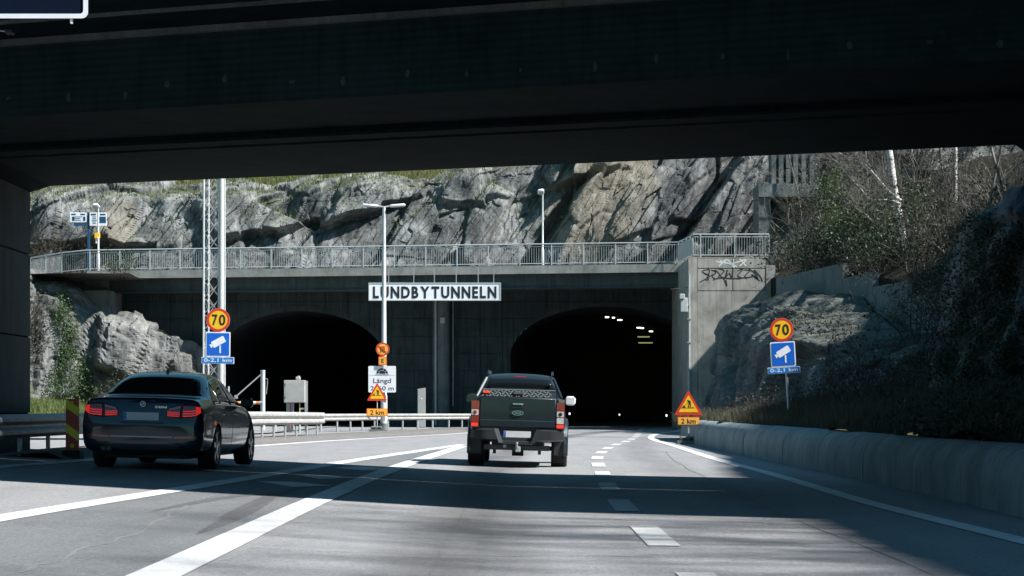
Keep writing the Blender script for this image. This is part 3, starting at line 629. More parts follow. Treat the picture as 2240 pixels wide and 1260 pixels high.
# ================================================================ footbridge over the portal
fb = thing('footbridge', 'concrete footbridge with grey railing crossing above the two tunnel bores', 'bridge', (-22, 128, 8))
def fy(x): return 128.3 - .155 * (x + 24.0)           # front edge, slightly askew
def zf(x): return 8.76 + .0025 * (x + 24) ** 1.0
fx = [PX(190, fy(-24))] + list(np.linspace(-22, PX(1488, 122.6), 16))
def strip(name, y0, y1, z0, z1, mt, xs=fx):
    b = MB(); rows = []
    for x in xs: rows.append([(x, fy(x) + y0, zf(x) + z0), (x, fy(x) + y1, zf(x) + z0), (x, fy(x) + y1, zf(x) + z1), (x, fy(x) + y0, zf(x) + z1), (x, fy(x) + y0, zf(x) + z0)])
    b.grid(rows); n = len(rows) * 5; b.f += [(0, 1, 2, 3), (n - 2, n - 3, n - 4, n - 5)]
    return b.build(name, mt, fb)
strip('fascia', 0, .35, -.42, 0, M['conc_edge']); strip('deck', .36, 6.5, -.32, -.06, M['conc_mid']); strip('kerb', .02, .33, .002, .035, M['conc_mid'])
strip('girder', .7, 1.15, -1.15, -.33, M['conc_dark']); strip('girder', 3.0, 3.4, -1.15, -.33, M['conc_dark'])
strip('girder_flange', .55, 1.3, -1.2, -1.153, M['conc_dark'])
xe, ye, ze = fx[-1], fy(fx[-1]), zf(fx[-1])
# railing: runs along the fascia, turns towards the camera at the right, then along the abutment
A0, A1 = P(1518, 562, 116.5), P(1683, 562, 116.5)
rail_path = [Vector((PX(62, 131), 131.5, 8.55)), Vector((fx[0] - 1.5, 128.9, 8.68))] + [Vector((x, fy(x) + .17, zf(x) + .03)) for x in np.linspace(fx[0], fx[-1] - .05, 20)] + [A0 + Vector((0, .15, 0)), A1 + Vector((0, .15, 0))]
HR = 1.16
MB().tube([p + Vector((0, 0, HR)) for p in rail_path], .038, 8).build('handrail', M['rail_paint'], fb, smooth=60)
MB().tube([p + Vector((0, 0, HR - .13)) for p in rail_path], .02, 6).build('upper_rail', M['rail_paint'], fb); MB().tube([p + Vector((0, 0, .1)) for p in rail_path], .024, 6).build('bottom_rail', M['rail_paint'], fb)
seglen = [0]
for p, q in zip(rail_path, rail_path[1:]): seglen.append(seglen[-1] + (q - p).length)
def along(s):
    for i in range(len(rail_path) - 1):
        if s <= seglen[i + 1] or i == len(rail_path) - 2:
            return rail_path[i].lerp(rail_path[i + 1], min(1, (s - seglen[i]) / (seglen[i + 1] - seglen[i])))
ncell = int(seglen[-1] / 1.72); bars = MB(); s = 0.0; bp = MB().bb(-.03, .03, -.03, .03, 0, HR - .03).mesh('rail_post')
for k in range(ncell + 1):
    c = along(seglen[-1] * k / ncell); o = MB().build('rail_post', M['rail_paint'], fb, me=bp) if k == 0 else None
    if o is None: o = bpy.data.objects.new('rail_post', bp); COL.objects.link(o); attach(o, fb, True)
    o.location = c
nb = int(seglen[-1] / .132)
for k in range(nb):
    c = along(seglen[-1] * (k + .5) / nb); bars.bb(c.x - .009, c.x + .009, c.y - .009, c.y + .009, c.z + .1, c.z + HR - .13)
tag(bars.build('railing_bars', M['rail_paint'], fb), kind='stuff')
# solid panel in the corner return
q0, q1 = rail_path[-3], rail_path[-2]; dq = (q1 - q0)
MB().add([q0 + dq * .06 + Vector((-.03, 0, .12)), q0 + dq * .98 + Vector((-.03, 0, .12)), q0 + dq * .98 + Vector((-.03, 0, 1.0)), q0 + dq * .06 + Vector((-.03, 0, 1.0)), q0 + dq * .06 + Vector((-.06, 0, .12)), q0 + dq * .98 + Vector((-.06, 0, .12)), q0 + dq * .98 + Vector((-.06, 0, 1.0)), q0 + dq * .06 + Vector((-.06, 0, 1.0))], [(0, 1, 2, 3), (7, 6, 5, 4), (0, 4, 5, 1), (2, 6, 7, 3), (0, 3, 7, 4), (1, 5, 6, 2)]).build('corner_panel', M['steel_white'], fb)
# bearing block and left pier
c = P(258, 624, 129.4); MB().bb(c.x - .1, c.x + .32, c.y - .3, c.y + .4, c.z - .45, 8.3).build('bearing', M['conc_dark'], fb)
# left abutment
la = thing('abutment', 'pale concrete abutment block at the left end of the footbridge on rock', 'abutment', (PX(220, 127), 127, 4))
xa, xb = PX(176, 127), PX(240, 127)
MB().bb(xa, xb, 127, 131, 6.75, 7.62).build('bearing_shelf', M['conc'], la)
MB().bb(xa - .02, xb - .55, 126.985, 131, 5.3, 6.74).build('block', M['conc'], la); MB().bb(xb - .53, xb + .02, 126.96, 131, 3.6, 6.74).build('block', M['conc'], la)
MB().bb(xa, xb - .35, 128.2, 131, 7.63, 8.3).build('back_wall', M['conc_mid'], la); MB().bb(xa - 14, xa - .01, 129.3, 130.6, 2, 8.25).build('wing_wall', M['conc_mid'], la)
# right abutment with graffiti
ra = thing('abutment', 'tall grey concrete abutment with black and white graffiti below the railing corner', 'abutment', (A0.x, 116.5, 0))
YA = 116.5
def ax(px): return PX(px, YA)
def az(py): return PZ(py, YA)
MB().bb(ax(1510), ax(1683), YA, YA + 12, az(564), az(562)).build('coping', M['conc'], ra)
pan = [(1526, 1602, 565, 587), (1603, 1674, 565, 587), (1526, 1602, 588, 636), (1603, 1674, 588, 636)]
for (a_, b__, c_, d_) in pan: MB().bb(ax(a_) + .012, ax(b__) - .012, YA - .0, YA + .3, az(d_) + .012, az(c_) - .012, .01).build('wall_panel', M['conc'], ra)
MB().bb(ax(1526), ax(1676), YA + .03, YA + 12, 0, az(564.5)).build('core', M['conc_mid'], ra)
MB().bb(ax(1506), ax(1525.5), YA - .03, YA + 12, 0, az(564.5)).build('corner_pier', M['conc'], ra)
MB().bb(ax(1526) , ax(1600), YA + .0, YA + .2, 0, az(637)).build('lower_wall', M['conc'], ra); MB().bb(ax(1600.5), ax(1700), YA + .005, YA + .2, 1, az(637)).build('lower_wall', M['conc'], ra)
MB().bb(ax(1676), ax(1696), YA - .02, YA + 6, 3, az(580)).build('step_block', M['conc'], ra); MB().bb(ax(1696.5), ax(1712), YA - .04, YA + 6, 3, az(597)).build('step_block', M['conc_mid'], ra)
MB().tube([(ax(1507), YA - .1, 0), (ax(1507), YA - .1, az(600))], .06, 8).build('downpipe', M['galv'], ra, smooth=60)
for z in (1.5, 3, 4.4, 5.6): MB().bb(ax(1507) - .1, ax(1507) + .1, YA - .18, YA - .03, z, z + .06).build('pipe_clamp', M['galv'], ra)
MB().bb(ax(1488), ax(1503), YA - .35, YA - .05, az(683), az(652), .02).build('camera_box', M['steel_white'], ra); MB().bb(ax(1485), ax(1496), YA - .6, YA - .1, az(655), az(644), .02).build('camera_hood', M['steel_white'], ra); MB().bb(ax(1500), ax(1507), YA - .3, YA - .1, az(670), az(664)).build('camera_arm', M['galv'], ra)
MB().tube([(ax(1508), YA - .05, az(629)), (ax(1466), YA - .05, az(633))], .02, 6).build('cable', M['dark_steel'], ra)
gb = MB(); gw = MB(); rnd = random.Random(21)
def stroke(mb, pts, wd, y):
    c = catmull([(x, 0, z) for x, z in pts], 5); rows = []
    for i, p in enumerate(c):
        t_ = c[min(i + 1, len(c) - 1)] - c[max(i - 1, 0)]; n = Vector((-t_.z, 0, t_.x)).normalized() * wd / 2
        rows.append([(p.x - n.x, y, p.z - n.z), (p.x + n.x, y, p.z + n.z)])
    mb.grid(rows)
px_strokes = [[(1530, 618), (1548, 608), (1560, 600)], [(1546, 606), (1550, 611), (1543, 613)], [(1540, 598), (1552, 603), (1536, 594), (1552, 590), (1548, 606)], [(1556, 590), (1566, 596), (1558, 605), (1568, 610), (1574, 600), (1563, 590)], [(1572, 588), (1584, 592), (1576, 604), (1588, 606), (1590, 592)], [(1592, 590), (1586, 608), (1596, 598), (1600, 610), (1604, 588)], [(1588, 612), (1590, 626), (1582, 606)], [(1614, 592), (1626, 588), (1614, 602), (1622, 608), (1612, 610)], [(1628, 590), (1640, 592), (1630, 603), (1634, 610)], [(1638, 588), (1650, 596), (1658, 610), (1644, 600), (1662, 614)], [(1650, 590), (1664, 606), (1668, 616)], [(1560, 612), (1575, 608), (1605, 609), (1640, 606), (1660, 600)]]
for i, s_ in enumerate(px_strokes): stroke(gb, [(ax(a_), az(b__)) for a_, b__ in s_], .052, YA - .004 - .0006 * i)
for i, s_ in enumerate([[(1565, 572), (1600, 576), (1632, 568), (1618, 582)], [(1572, 583), (1590, 568), (1604, 584)], [(1604, 566), (1606, 586)], [(1575, 570), (1612, 583)], [(1618, 566), (1632, 582)]]): stroke(gw, [(ax(a_), az(b__)) for a_, b__ in s_], .07, YA - .004 - .0006 * i)
gb.build('black_graffiti', mat('black_spray', (.015, .015, .017), .7, var=.2), ra); gw.build('white_graffiti', mat('white_spray', (.6, .6, .58), .7, var=.2), ra)
# tunnel name board
YS = 121.0
ts = thing('tunnel_name_sign', 'long pale grey sign board reading LUNDBYTUNNELN hung from the footbridge', 'sign', (PX(951, YS), YS, PZ(658, YS)))
x0, x1, z0, z1 = PX(807, YS), PX(1095, YS), PZ(657, YS), PZ(619, YS)
MB().bb(x0, x1, YS, YS + .22, z0, z1, .015).build('board', mat('board_grey', (.8, .82, .84), .5, var=.06, scale=1.5), ts)
MB().ring(rr((x0 + x1) / 2, (z0 + z1) / 2, x1 - x0 + .04, z1 - z0 + .04), rr((x0 + x1) / 2, (z0 + z1) / 2, x1 - x0 - .06, z1 - z0 - .06), YS - .02, YS + .2).build('frame', M['steel_white'], ts)
word = 'LUNDBYTUNNELN'; mes = {}
for ch in set(word):
    me = text_mesh(ch, .034, .5); mes[ch] = max(v.co.x for v in me.vertices) - min(v.co.x for v in me.vertices); bpy.data.meshes.remove(me)
tw = sum(mes[ch] for ch in word); X0, X1 = PX(816, YS), PX(1086, YS); gp = .155; sc = (X1 - X0) / (tw + gp * (len(word) - 1)); x = X0
for ch in word:
    wl = mes[ch] * sc; text_part(ch, x + wl / 2, PZ(639.5, YS), wl, (652.5 - 626.5) * YS / F, YS - .004, M['black'], ts, .034, 'letter', .008, True)
    x += wl + gp * sc
for px in (850, 905, 950, 998, 1046, 1080): MB().bb(PX(px, YS) - .02, PX(px, YS) + .02, YS + .1, YS + .14, z1, 8.5).build('hanger', M['galv'], ts)
for px in (860, 1040): MB().bb(PX(px, YS) - .05, PX(px, YS) + .05, YS + .22, fy(0) + .9, z1 - .2, z1 - .12).build('bracket', M['galv'], ts)
# stepped retaining wall on the right
rw = thing('retaining_wall', 'stepped blue-grey concrete retaining wall running down right of the abutment', 'wall', (13, 112, 3))
for (xa, ya, xb, yb, zt) in ((13.0, 112.5, 14.62, 101, 7.5), (14.62, 101, 15.15, 96, 6.82), (15.15, 96, 15.75, 91, 6.18), (15.75, 91, 16.9, 80, 5.5)):
    n_ = max(1, int(math.hypot(xb - xa, yb - ya) / 3.0))
    for k in range(n_):
        p = Vector((xa + (xb - xa) * k / n_, ya + (yb - ya) * k / n_)); q = Vector((xa + (xb - xa) * (k + 1) / n_, ya + (yb - ya) * (k + 1) / n_)); d = (q - p).normalized(); n = Vector((-d.y, d.x)) * -.25; q2 = q - d * .02
        for (a_, b__) in ((2.2, zt - 1.35), (zt - 1.32, zt)):
            MB().prismz([p, q2, q2 + Vector((.28, .02)), p + Vector((.28, .02))], a_, b__).build('wall_panel', M['conc_mid'], rw)
# concrete frame high on the right
cf = thing('retaining_structure', 'dark concrete wall and lintel beside the cliff at upper right', 'wall', (PX(1672, 131), 131, 8.8))
Yc = 130.5; cx_ = lambda p: PX(p, Yc); cz_ = lambda p: PZ(p, Yc)
MB().bb(cx_(1660), cx_(1686), Yc, Yc + 3, 8.2, cz_(432)).build('post', M['conc_mid'], cf); MB().bb(cx_(1659), cx_(1800), Yc - .15, Yc + 3, cz_(431), cz_(402)).build('lintel', M['conc_mid'], cf)
MB().bb(cx_(1686), cx_(1800), Yc + 1.6, Yc + 3, 8.2, cz_(432)).build('back_wall', M['conc_dark'], cf)
for k, p in enumerate((1696, 1712, 1728, 1744, 1762, 1780)): MB().bb(cx_(p - 6), cx_(p + 4), Yc + .5, Yc + 1.2, cz_(401.5), cz_(335)).build('pilaster', M['conc_mid'], cf)
MB().bb(cx_(1690), cx_(1800), Yc + 1.25, Yc + 2, cz_(401.5), cz_(330)).build('upper_wall', M['conc_dark'], cf)
ub = thing('utility_box', 'pale grey utility box behind the end of the footbridge railing', 'box', P(1708, 560, 119))
MB().bb(-.35, .35, -.2, .2, .1, .75, .02).build('casing', M['cabinet'], ub, False); MB().bb(-.3, .3, -.215, -.202, .15, .7).build('door', M['cabinet'], ub, False); MB().bb(-.3, .3, -.15, .15, -.2, .1).build('plinth', M['conc_mid'], ub, False)
# ================================================================ concrete barrier along the right shoulder
cb = thing('concrete_barrier', 'curved stained concrete barrier along the right shoulder of the road', 'barrier', (5.7, 50, 0))
foot = catmull([Vector((5.35, 4, 0)), Vector((5.4, 14, 0)), Vector((5.45, 22, 0)), Vector((5.66, 34, 0)), Vector((5.68, 50, 0)), Vector((5.72, 66, 0)), Vector((5.95, 80, 0)), Vector((6.5, 86, 0)), Vector((7.6, 91, 0))], 24)
prof = [(0, 0), (0.0, .3), (.02, .46), (.08, .6), (.19, .7), (.34, .755), (.5, .76), (.7, .72), (.7, 0)]
acc = [0]
for p, q in zip(foot, foot[1:]): acc.append(acc[-1] + (q - p).length)
def fa(s):
    for i in range(len(foot) - 1):
        if s <= acc[i + 1] or i == len(foot) - 2: return foot[i].lerp(foot[i + 1], (s - acc[i]) / (acc[i + 1] - acc[i]))
rnd = random.Random(3); SL = 2.75; ns = int(acc[-1] / SL)
for k in range(ns):
    pts = [fa(k * SL + .012 + (SL - .024) * q / 4) for q in range(5)]; dx = rnd.uniform(-.01, .01); dz = rnd.uniform(-.005, .005)
    MB().sweep(prof, [Vector((p.x + dx, p.y, G(p.x, p.y) - .003 + dz)) for p in pts], closed=True).build('segment', M['conc_barrier'], cb, smooth=40)
# ================================================================ traffic signs (local space: x right, z up, front faces -y)
def disc(par, cz, r, mt_in, y=0.0):
    MB().prism(circ(0, cz, r), y, y + .02).build('disc', M['galv'], par, False, 60)
    MB().ring(circ(0, cz, r * .985), circ(0, cz, r * .775), y - .006, y - .001).build('red_rim', M['red'], par, False)
    return MB().prism(circ(0, cz, r * .775), y - .006, y - .001).build('face', mt_in, par, False)
def camera_panel(par, cz, w_, y=0.0):
    MB().prism(rr(0, cz, w_, w_, .03), y, y + .02).build('camera_panel', M['sign_white'], par, False); p = MB().prism(rr(0, cz, w_ * .91, w_ * .91, .025), y - .006, y - .001).build('blue_field', M['blue'], par, False)
    body = rotp(rr(.02 * w_, cz + .1 * w_, w_ * .56, w_ * .27, .03), 29, (.02 * w_, cz + .1 * w_)); MB().prism(body, y - .011, y - .0065).build('camera_symbol', M['sign_white'], par, False)
    lens = rotp([(-.255 * w_, cz + .06 * w_), (-.36 * w_, cz + .015 * w_), (-.36 * w_, cz + .185 * w_), (-.255 * w_, cz + .14 * w_)], 29, (.02 * w_, cz + .1 * w_)); MB().prism(lens, y - .011, y - .0065).build('camera_symbol', M['sign_white'], par, False)
    MB().prism(rr(.09 * w_, cz - .2 * w_, w_ * .06, w_ * .31), y - .011, y - .0065).build('camera_symbol', M['sign_white'], par, False)
def km_plate(par, cz, w_, h_, y=0.0):
    MB().prism(rr(0, cz, w_, h_, .02), y, y + .02).build('distance_plate', M['sign_white'], par, False); MB().prism(rr(0, cz, w_ * .965, h_ * .86, .015), y - .006, y - .001).build('blue_field', M['blue2'], par, False)
    text_part('0-2,1 km', 0, cz - .01 * h_, w_ * .84, h_ * .62, y - .006, M['sign_white'], par, .005)
def speed_sign(px, pz70, D, dia, label, foot_z, lean, own_post, xshift=0.0):
    s_ = dia / .6; x = PX(px, D); zc = PZ(pz70, D)
    t_ = thing('speed_sign', label, 'road sign', (x, D, foot_z), 0, 'speed limit and camera signs'); t_.rotation_euler = (0, R(lean), 0)
    c = zc - foot_z; disc(t_, c, dia / 2, M['yellow']); text_part('7', -.088 * s_, c, .145 * s_, .28 * s_, -.006, M['black'], t_, .025, 'numeral'); text_part('0', .1 * s_, c, .17 * s_, .285 * s_, -.006, M['black'], t_, .025, 'numeral')
    camera_panel(t_, c - .62 * s_, .63 * s_); km_plate(t_, c - 1.03 * s_ , .83 * s_, .17 * s_)
    if own_post:
        MB().tube([(.07, .06, -.3), (.07, .06, c + .2)], .035, 12).build('post', M['galv'], t_, False, 60); MB().tube([(.07, .06, -.2), (.07, .06, .05)], .07, 10).build('ground_sleeve', M['dark_steel'], t_, False, 60)
    for q in (0.02, -.6, -1.03): MB().bb(-.12, .3 if not own_post else .14, .02, .075, c + q * s_ - .02, c + q * s_ + .02).build('clamp', M['galv'], t_, False)
    return t_
speed_sign(1721, 721, 59, .61, 'leaning 70 speed sign with blue camera panel on the right verge', PZ(918, 59), -3.2, True)
mk = thing('marker_post', 'short thin white post beside the foot of the right speed sign', 'post', (PX(1729, 59.5), 59.5, PZ(924, 59.5)))
MB().tube([(0, 0, -.2), (0, 0, .19)], .02, 8).build('shaft', M['sign_white'], mk, False); MB().tube([(0, 0, .19), (0, 0, .205)], .022, 8).build('cap', M['plastic_dark'], mk, False)
DM = 88.0
speed_sign(475, 700, DM - .6, .9, '70 speed sign with blue camera panel mounted on the lattice mast', .5, .6, False)
# lattice mast
lm = thing('lattice_mast', 'tall white steel lattice mast with thick round leg behind the dark sedan', 'mast', (PX(466, DM), DM, 0))
def mx(p): return PX(p, DM)
legs = {'a': (446, .0), 'b': (453, .5), 'c': (476, .5), 'd': (484.5, 0.0)}
ZT = 12.0
for k, (p, dy) in legs.items():
    MB().tube([(mx(p - 1.5), DM + dy, 0), (mx(p), DM + dy, ZT)], .105 if k == 'd' else .04, 14).build('leg', M['steel_white'], lm, smooth=60)
MB().tube([(mx(490.5), DM + .1, 0), (mx(491), DM + .1, ZT)], .035, 8).build('leg', M['steel_white'], lm, smooth=60)
br = MB(); z = .4
while z < ZT:
    z2 = z + .62
    for p, q in (('b', 'c'), ('a', 'b'), ('a', 'd')):
        (xa, ya), (xb, yb) = ((mx(legs[k][0]), DM + legs[k][1]) for k in (p, q))
        br.tube([(xa, ya, z), (xb, yb, z2)], .014, 4); br.tube([(xb, yb, z), (xa, ya, z2)], .014, 4)
    z = z2
tag(br.build('bracing', M['steel_white'], lm), kind='stuff')
MB().bb(mx(440), mx(496), DM - .4, DM + .9, -.2, .35, .03).build('foundation', M['conc_mid'], lm)
# roadworks signs on rubber feet
def worker(par, c, h, y):
    k = h; mt = M['black']
    for poly in ([(-.06, .26), (-.11, .38), (-.02, .40), (.02, .33)], [(-.03, .34), (.06, .36), (.19, .30), (.20, .10), (.10, .09), (.02, .14), (-.03, .25)], [(.04, .13), (.13, .12), (.05, -.05), (.04, -.26), (-.04, -.26), (-.02, -.04)], [(.10, .13), (.20, .12), (.20, -.26), (.13, -.26), (.12, -.03)], [(-.56, -.28), (-.4, -.07), (-.32, -.08), (-.24, -.28)], [(-.42, -.13), (.02, .22), (.04, .2), (-.4, -.16)], [(-.6, -.30), (.5, -.30), (.5, -.275), (-.6, -.275)], [(.24, -.275), (.36, -.2), (.44, -.275)]):
        MB().prism([(x * k, c + z * k) for x, z in poly], y - .004, y).build('worker_symbol', mt, par, False)
def tri(cz, w_, r=.0): 
    h = w_ * .88; pts = [(-w_ / 2, cz - h * .42), (w_ / 2, cz - h * .42), (0, cz + h * .58)]; o = []
    for i in range(3):
        p, a_, b__ = Vector(pts[i]), Vector(pts[i - 1]), Vector(pts[(i + 1) % 3])
        for t_ in range(5):
            q = t_ / 4; u = p + (a_ - p).normalized() * r; v = p + (b__ - p).normalized() * r; o.append(tuple((1 - q) ** 2 * u + 2 * q * (1 - q) * p + q * q * v))
    return o
def works_sign(px, D, pyt, pyk, w_, label, yaw, kw):
    z0 = G(PX(px, D), D); t_ = thing('roadworks_sign', label, 'road sign', (PX(px, D), D, z0), yaw, 'roadworks signs'); c = PZ(pyt, D) - z0; k = PZ(pyk, D) - z0
    MB().prism(tri(c, w_, .07), 0, .015).build('triangle', M['red'], t_, False); inner = tri(c - .012, w_ * .70, .02)
    MB().prism(inner, -.006, -.001).build('face', M['yellow'], t_, False); worker(t_, c + .0, w_ * .42, -.006)
    kh = kw * .37; MB().prism(rr(0, k, kw, kh, .02), 0, .015).build('distance_plate', M['orange'], t_, False); MB().prism(rr(0, k, kw * .94, kh * .85, .012), -.006, -.001).build('plate_face', M['yellow2'], t_, False)
    text_part('2 km', 0, k, kw * .66, kh * .6, -.006, M['black'], t_, .012)
    MB().tube([(0, .04, .02), (0, .04, c + .3)], .025, 10).build('post', M['galv'], t_, False, 60); MB().bb(-.08, .08, .005, .06, c - .25, c - .21).build('clamp', M['galv'], t_, False); MB().bb(-.08, .08, .005, .06, k - .02, k + .02).build('clamp', M['galv'], t_, False)
    for q, (dy, hh) in enumerate(((-.12, .12), (.16, .12))):
        MB().prismz([(-.36, dy - .13), (.36, dy - .13), (.36, dy + .13), (-.36, dy + .13)], .004, hh).build('rubber_foot', M['grey_base'], t_, False)
    MB().box((-.03, .03, .19), (.5, .34, .13), None, .03).build('rubber_foot', M['grey_base'], t_, False); MB().bb(-.2, -.08, -.16, -.145, .15, .21).build('grip_hole', M['rubber'], t_, False); MB().bb(.05, .17, -.16, -.145, .15, .21).build('grip_hole', M['rubber'], t_, False)
works_sign(1506, 73, 885, 921, .9, 'triangular roadworks sign with 2 km plate at the end of the right barrier', R(-2), .70)
works_sign(825, 100, 860, 902, .9, 'triangular roadworks sign with 2 km plate in front of the tall lamp post', R(2), .92)
# ================================================================ lamp posts
DL = 104.0; XL = PX(840, DL); ZL = G(XL, DL)
lp = thing('street_lamp', 'tall white twin arm street lamp standing between the two bores', 'street lamp', (XL, DL, ZL))
hL = PZ(452, DL) - ZL
MB().tube([(0, 0, 0), (0, 0, 1.6), (0, 0, 1.65), (0, 0, hL)], [.16, .15, .125, .075], 16).build('pole', M['steel_white'], lp, False, 60)
for s_ in (-1, 1):
    MB().tube([(0, 0, hL - .02), (s_ * .3, 0, hL + .03)], .035, 8).build('arm', M['steel_white'], lp, False, 60)
    h_ = MB().box((s_ * .62, 0, hL + .05), (.72, .3, .12), Matrix.Rotation(R(-4 * s_), 3, 'Y'), .05).build('lamp_head', M['sign_white'], lp, False, 60)
    MB().box((s_ * .66, 0, hL - .012), (.46, .2, .02), Matrix.Rotation(R(-4 * s_), 3, 'Y')).build('lens', M['cabinet'], h_, False)
MB().tube([(0, 0, .05), (0, 0, .35)], .2, 12).build('base_collar', M['conc_mid'], lp, False, 60); MB().bb(-.06, .06, -.158, -.14, .5, .9).build('hatch', M['galv'], lp, False)
# signs strapped to the twin lamp
Ds = DL - .35
ls = thing('truck_ban_sign', 'small round no dangerous goods sign with letter E plate on the lamp post', 'road sign', (PX(837, Ds), Ds, 0))
c = PZ(764, Ds); disc(ls, c, .31, M['yellow2'])
MB().prism(rr(-.01, c + .03, .2, .19, .02), -.011, -.0065).build('lorry_symbol', M['black'], ls, False); MB().prism(rr(-.01, c + .035, .13, .12, .01), -.0145, -.0115).build('lorry_symbol', M['orange'], ls, False)
MB().prism(rotp(rr(0, c, .45, .045), -42, (0, c)), -.019, -.015).build('slash', M['red'], ls, False); MB().prism(rr(-.01, c - .11, .22, .02), -.011, -.0065).build('lorry_symbol', M['black'], ls, False)
for q in (-.09, .07): MB().prism(circ(q, c - .125, .025, 12), -.0145, -.0115).build('lorry_symbol', M['black'], ls, False)
c = PZ(789.5, Ds); MB().prism(rr(0, c, .38, .40, .02), 0, .02).build('letter_plate', M['orange'], ls, False); MB().prism(rr(0, c, .31, .33, .015), -.006, -.001).build('plate_face', M['yellow2'], ls, False); text_part('E', 0, c, .12, .19, -.006, M['black'], ls, .02)
for q in (764, 789): MB().bb(-.05, .08, .02, .3, PZ(q, Ds) - .02, PZ(q, Ds) + .02).build('clamp', M['galv'], ls, False)
Dt = DL - .28
lt = thing('tunnel_length_sign', 'white square sign with tunnel symbol and Längd text on the lamp post', 'road sign', (PX(836, Dt), Dt, 0))
c = PZ(829.5, Dt); W = 1.25; MB().prism(rr(0, c, W, 1.2, .05), 0, .02).build('panel', M['sign_white'], lt, False); MB().prism(rr(0, c + .18, W - .06, .012), -.004, -.001).build('divider', M['cabinet'], lt, False)
cz0 = c + .25
for k in range(5):
    a0, a1 = R(180 - 36 * k - 2.5), R(180 - 36 * (k + 1) + 2.5); q = []
    for a_, r in ((a0, .17), (a1, .17), (a1, .27), (a0, .27)): q.append((r * math.cos(a_), cz0 + r * .95 * math.sin(a_)))
    MB().prism(q, -.006, -.001).build('tunnel_symbol', M['black'], lt, False)
MB().prism([(-.14, cz0), (.14, cz0), (.13, cz0 + .08), (.08, cz0 + .13), (-.08, cz0 + .13), (-.13, cz0 + .08)], -.006, -.001).build('tunnel_symbol', M['black'], lt, False); MB().prism(rr(0, cz0 - .05, .62, .022), -.006, -.001).build('tunnel_symbol', M['black'], lt, False)
text_part('Längd', 0, c - .10, .80, .28, -.001, M['black'], lt, .004); text_part('2060 m', 0, c - .41, 1.05, .19, -.001, M['black'], lt, .004)
for q in (.4, -.4): MB().bb(-.1, .14, .02, .22, c + q - .02, c + q + .02).build('clamp', M['galv'], lt, False)
# lamp posts on the footbridge path
def path_lamp(px, D, pyt, pyb, label, flip):
    z0 = PZ(pyb, D); t_ = thing('path_lamp', label, 'street lamp', (PX(px, D), D, z0), 0, 'lamps on the footbridge path'); h = PZ(pyt, D) - z0
    MB().tube([(0, 0, 0), (0, 0, 1.0), (0, 0, 1.03), (0, 0, h)], [.085, .085, .06, .045], 12).build('pole', M['steel_white'], t_, False, 60)
    hd = MB().box((flip * .1, -.15, h + .1), (.36, .7, .16), Matrix.Rotation(R(8 * flip), 3, 'Y') @ Matrix.Rotation(R(-10), 3, 'X'), .06).build('lamp_head', M['sign_white'], t_, False, 60)
    MB().box((flip * .1, -.15, h + .005), (.26, .5, .02), Matrix.Rotation(R(8 * flip), 3, 'Y') @ Matrix.Rotation(R(-10), 3, 'X')).build('lens', M['cabinet'], hd, False)
    MB().tube([(0, 0, -.02), (0, 0, .06)], .16, 12).build('base_plate', M['galv'], t_, False)
    return t_
path_lamp(1187, 127.5, 424, 585, 'path lamp on the footbridge right of the tunnel name sign', -1)
pl = path_lamp(215, 132.0, 455, 595, 'path lamp with yellow box beside the blue signpost', -1)
yb = thing('notice_box', 'small yellow box strapped to the left path lamp', 'box', P(213, 516, 131.8)); MB().bb(-.15, .15, -.12, .05, -.16, .16, .02).build('case', M['yellow'], yb, False); MB().bb(.0, .12, -.13, -.121, -.15, -.06).build('label_patch', M['sign_white'], yb, False); MB().bb(-.1, -.02, -.05, .03, -.42, -.17).build('handle', M['sign_white'], yb, False)
# blue pedestrian direction post
DB = 132.6
bp_ = thing('direction_signpost', 'dark blue signpost with two white bordered blue direction panels', 'signpost', (PX(193, DB), DB, 8.3))
navy = mat('navy_paint', (.008, .06, .14), .5, var=.1); bx_ = lambda p: PX(p, DB); bz_ = lambda p: PZ(p, DB)
MB().bb(bx_(191), bx_(196), DB + .03, DB + .15, 8.3, bz_(464)).build('post', navy, bp_)
for (a_, b__, c_, d_, rows_) in ((153, 189, 465, 486, ((158, 163, 474, 483), (182, 187, 474, 483), (156, 166, 467.5, 470.5), (176, 186, 467.5, 470.5))), (196, 233, 465, 494, ((216, 232, 474, 488), (199, 210, 467.5, 471), (219, 231, 467.5, 471)))):
    f = MB().bb(bx_(a_), bx_(b__), DB - .02, DB + .01, bz_(d_), bz_(c_), .01).build('panel', M['sign_white'], bp_)
    for (e_, g_, h_, i_) in rows_: MB().bb(bx_(e_), bx_(g_), DB - .026, DB - .021, bz_(i_), bz_(h_)).build('blue_field', navy, f)
    rnd = random.Random(a_); k = 0
    for py in np.arange(474, d_ - 2, 3.6):
        x0 = a_ + 4 + rnd.uniform(0, 3); x1 = (b__ - 8 if a_ < 190 else 215) - rnd.uniform(0, 6)
        MB().bb(bx_(x0), bx_(x1), DB - .026, DB - .021, bz_(py + 1.2), bz_(py - .4)).build('text_line', mat('blue_print', (.05, .12, .2), .5, var=0) if k == 0 else bpy.data.materials['blue_print'], f); k += 1
MB().bb(bx_(161), bx_(190), DB, DB + .03, bz_(494), bz_(487.5)).build('small_panel', navy, bp_)
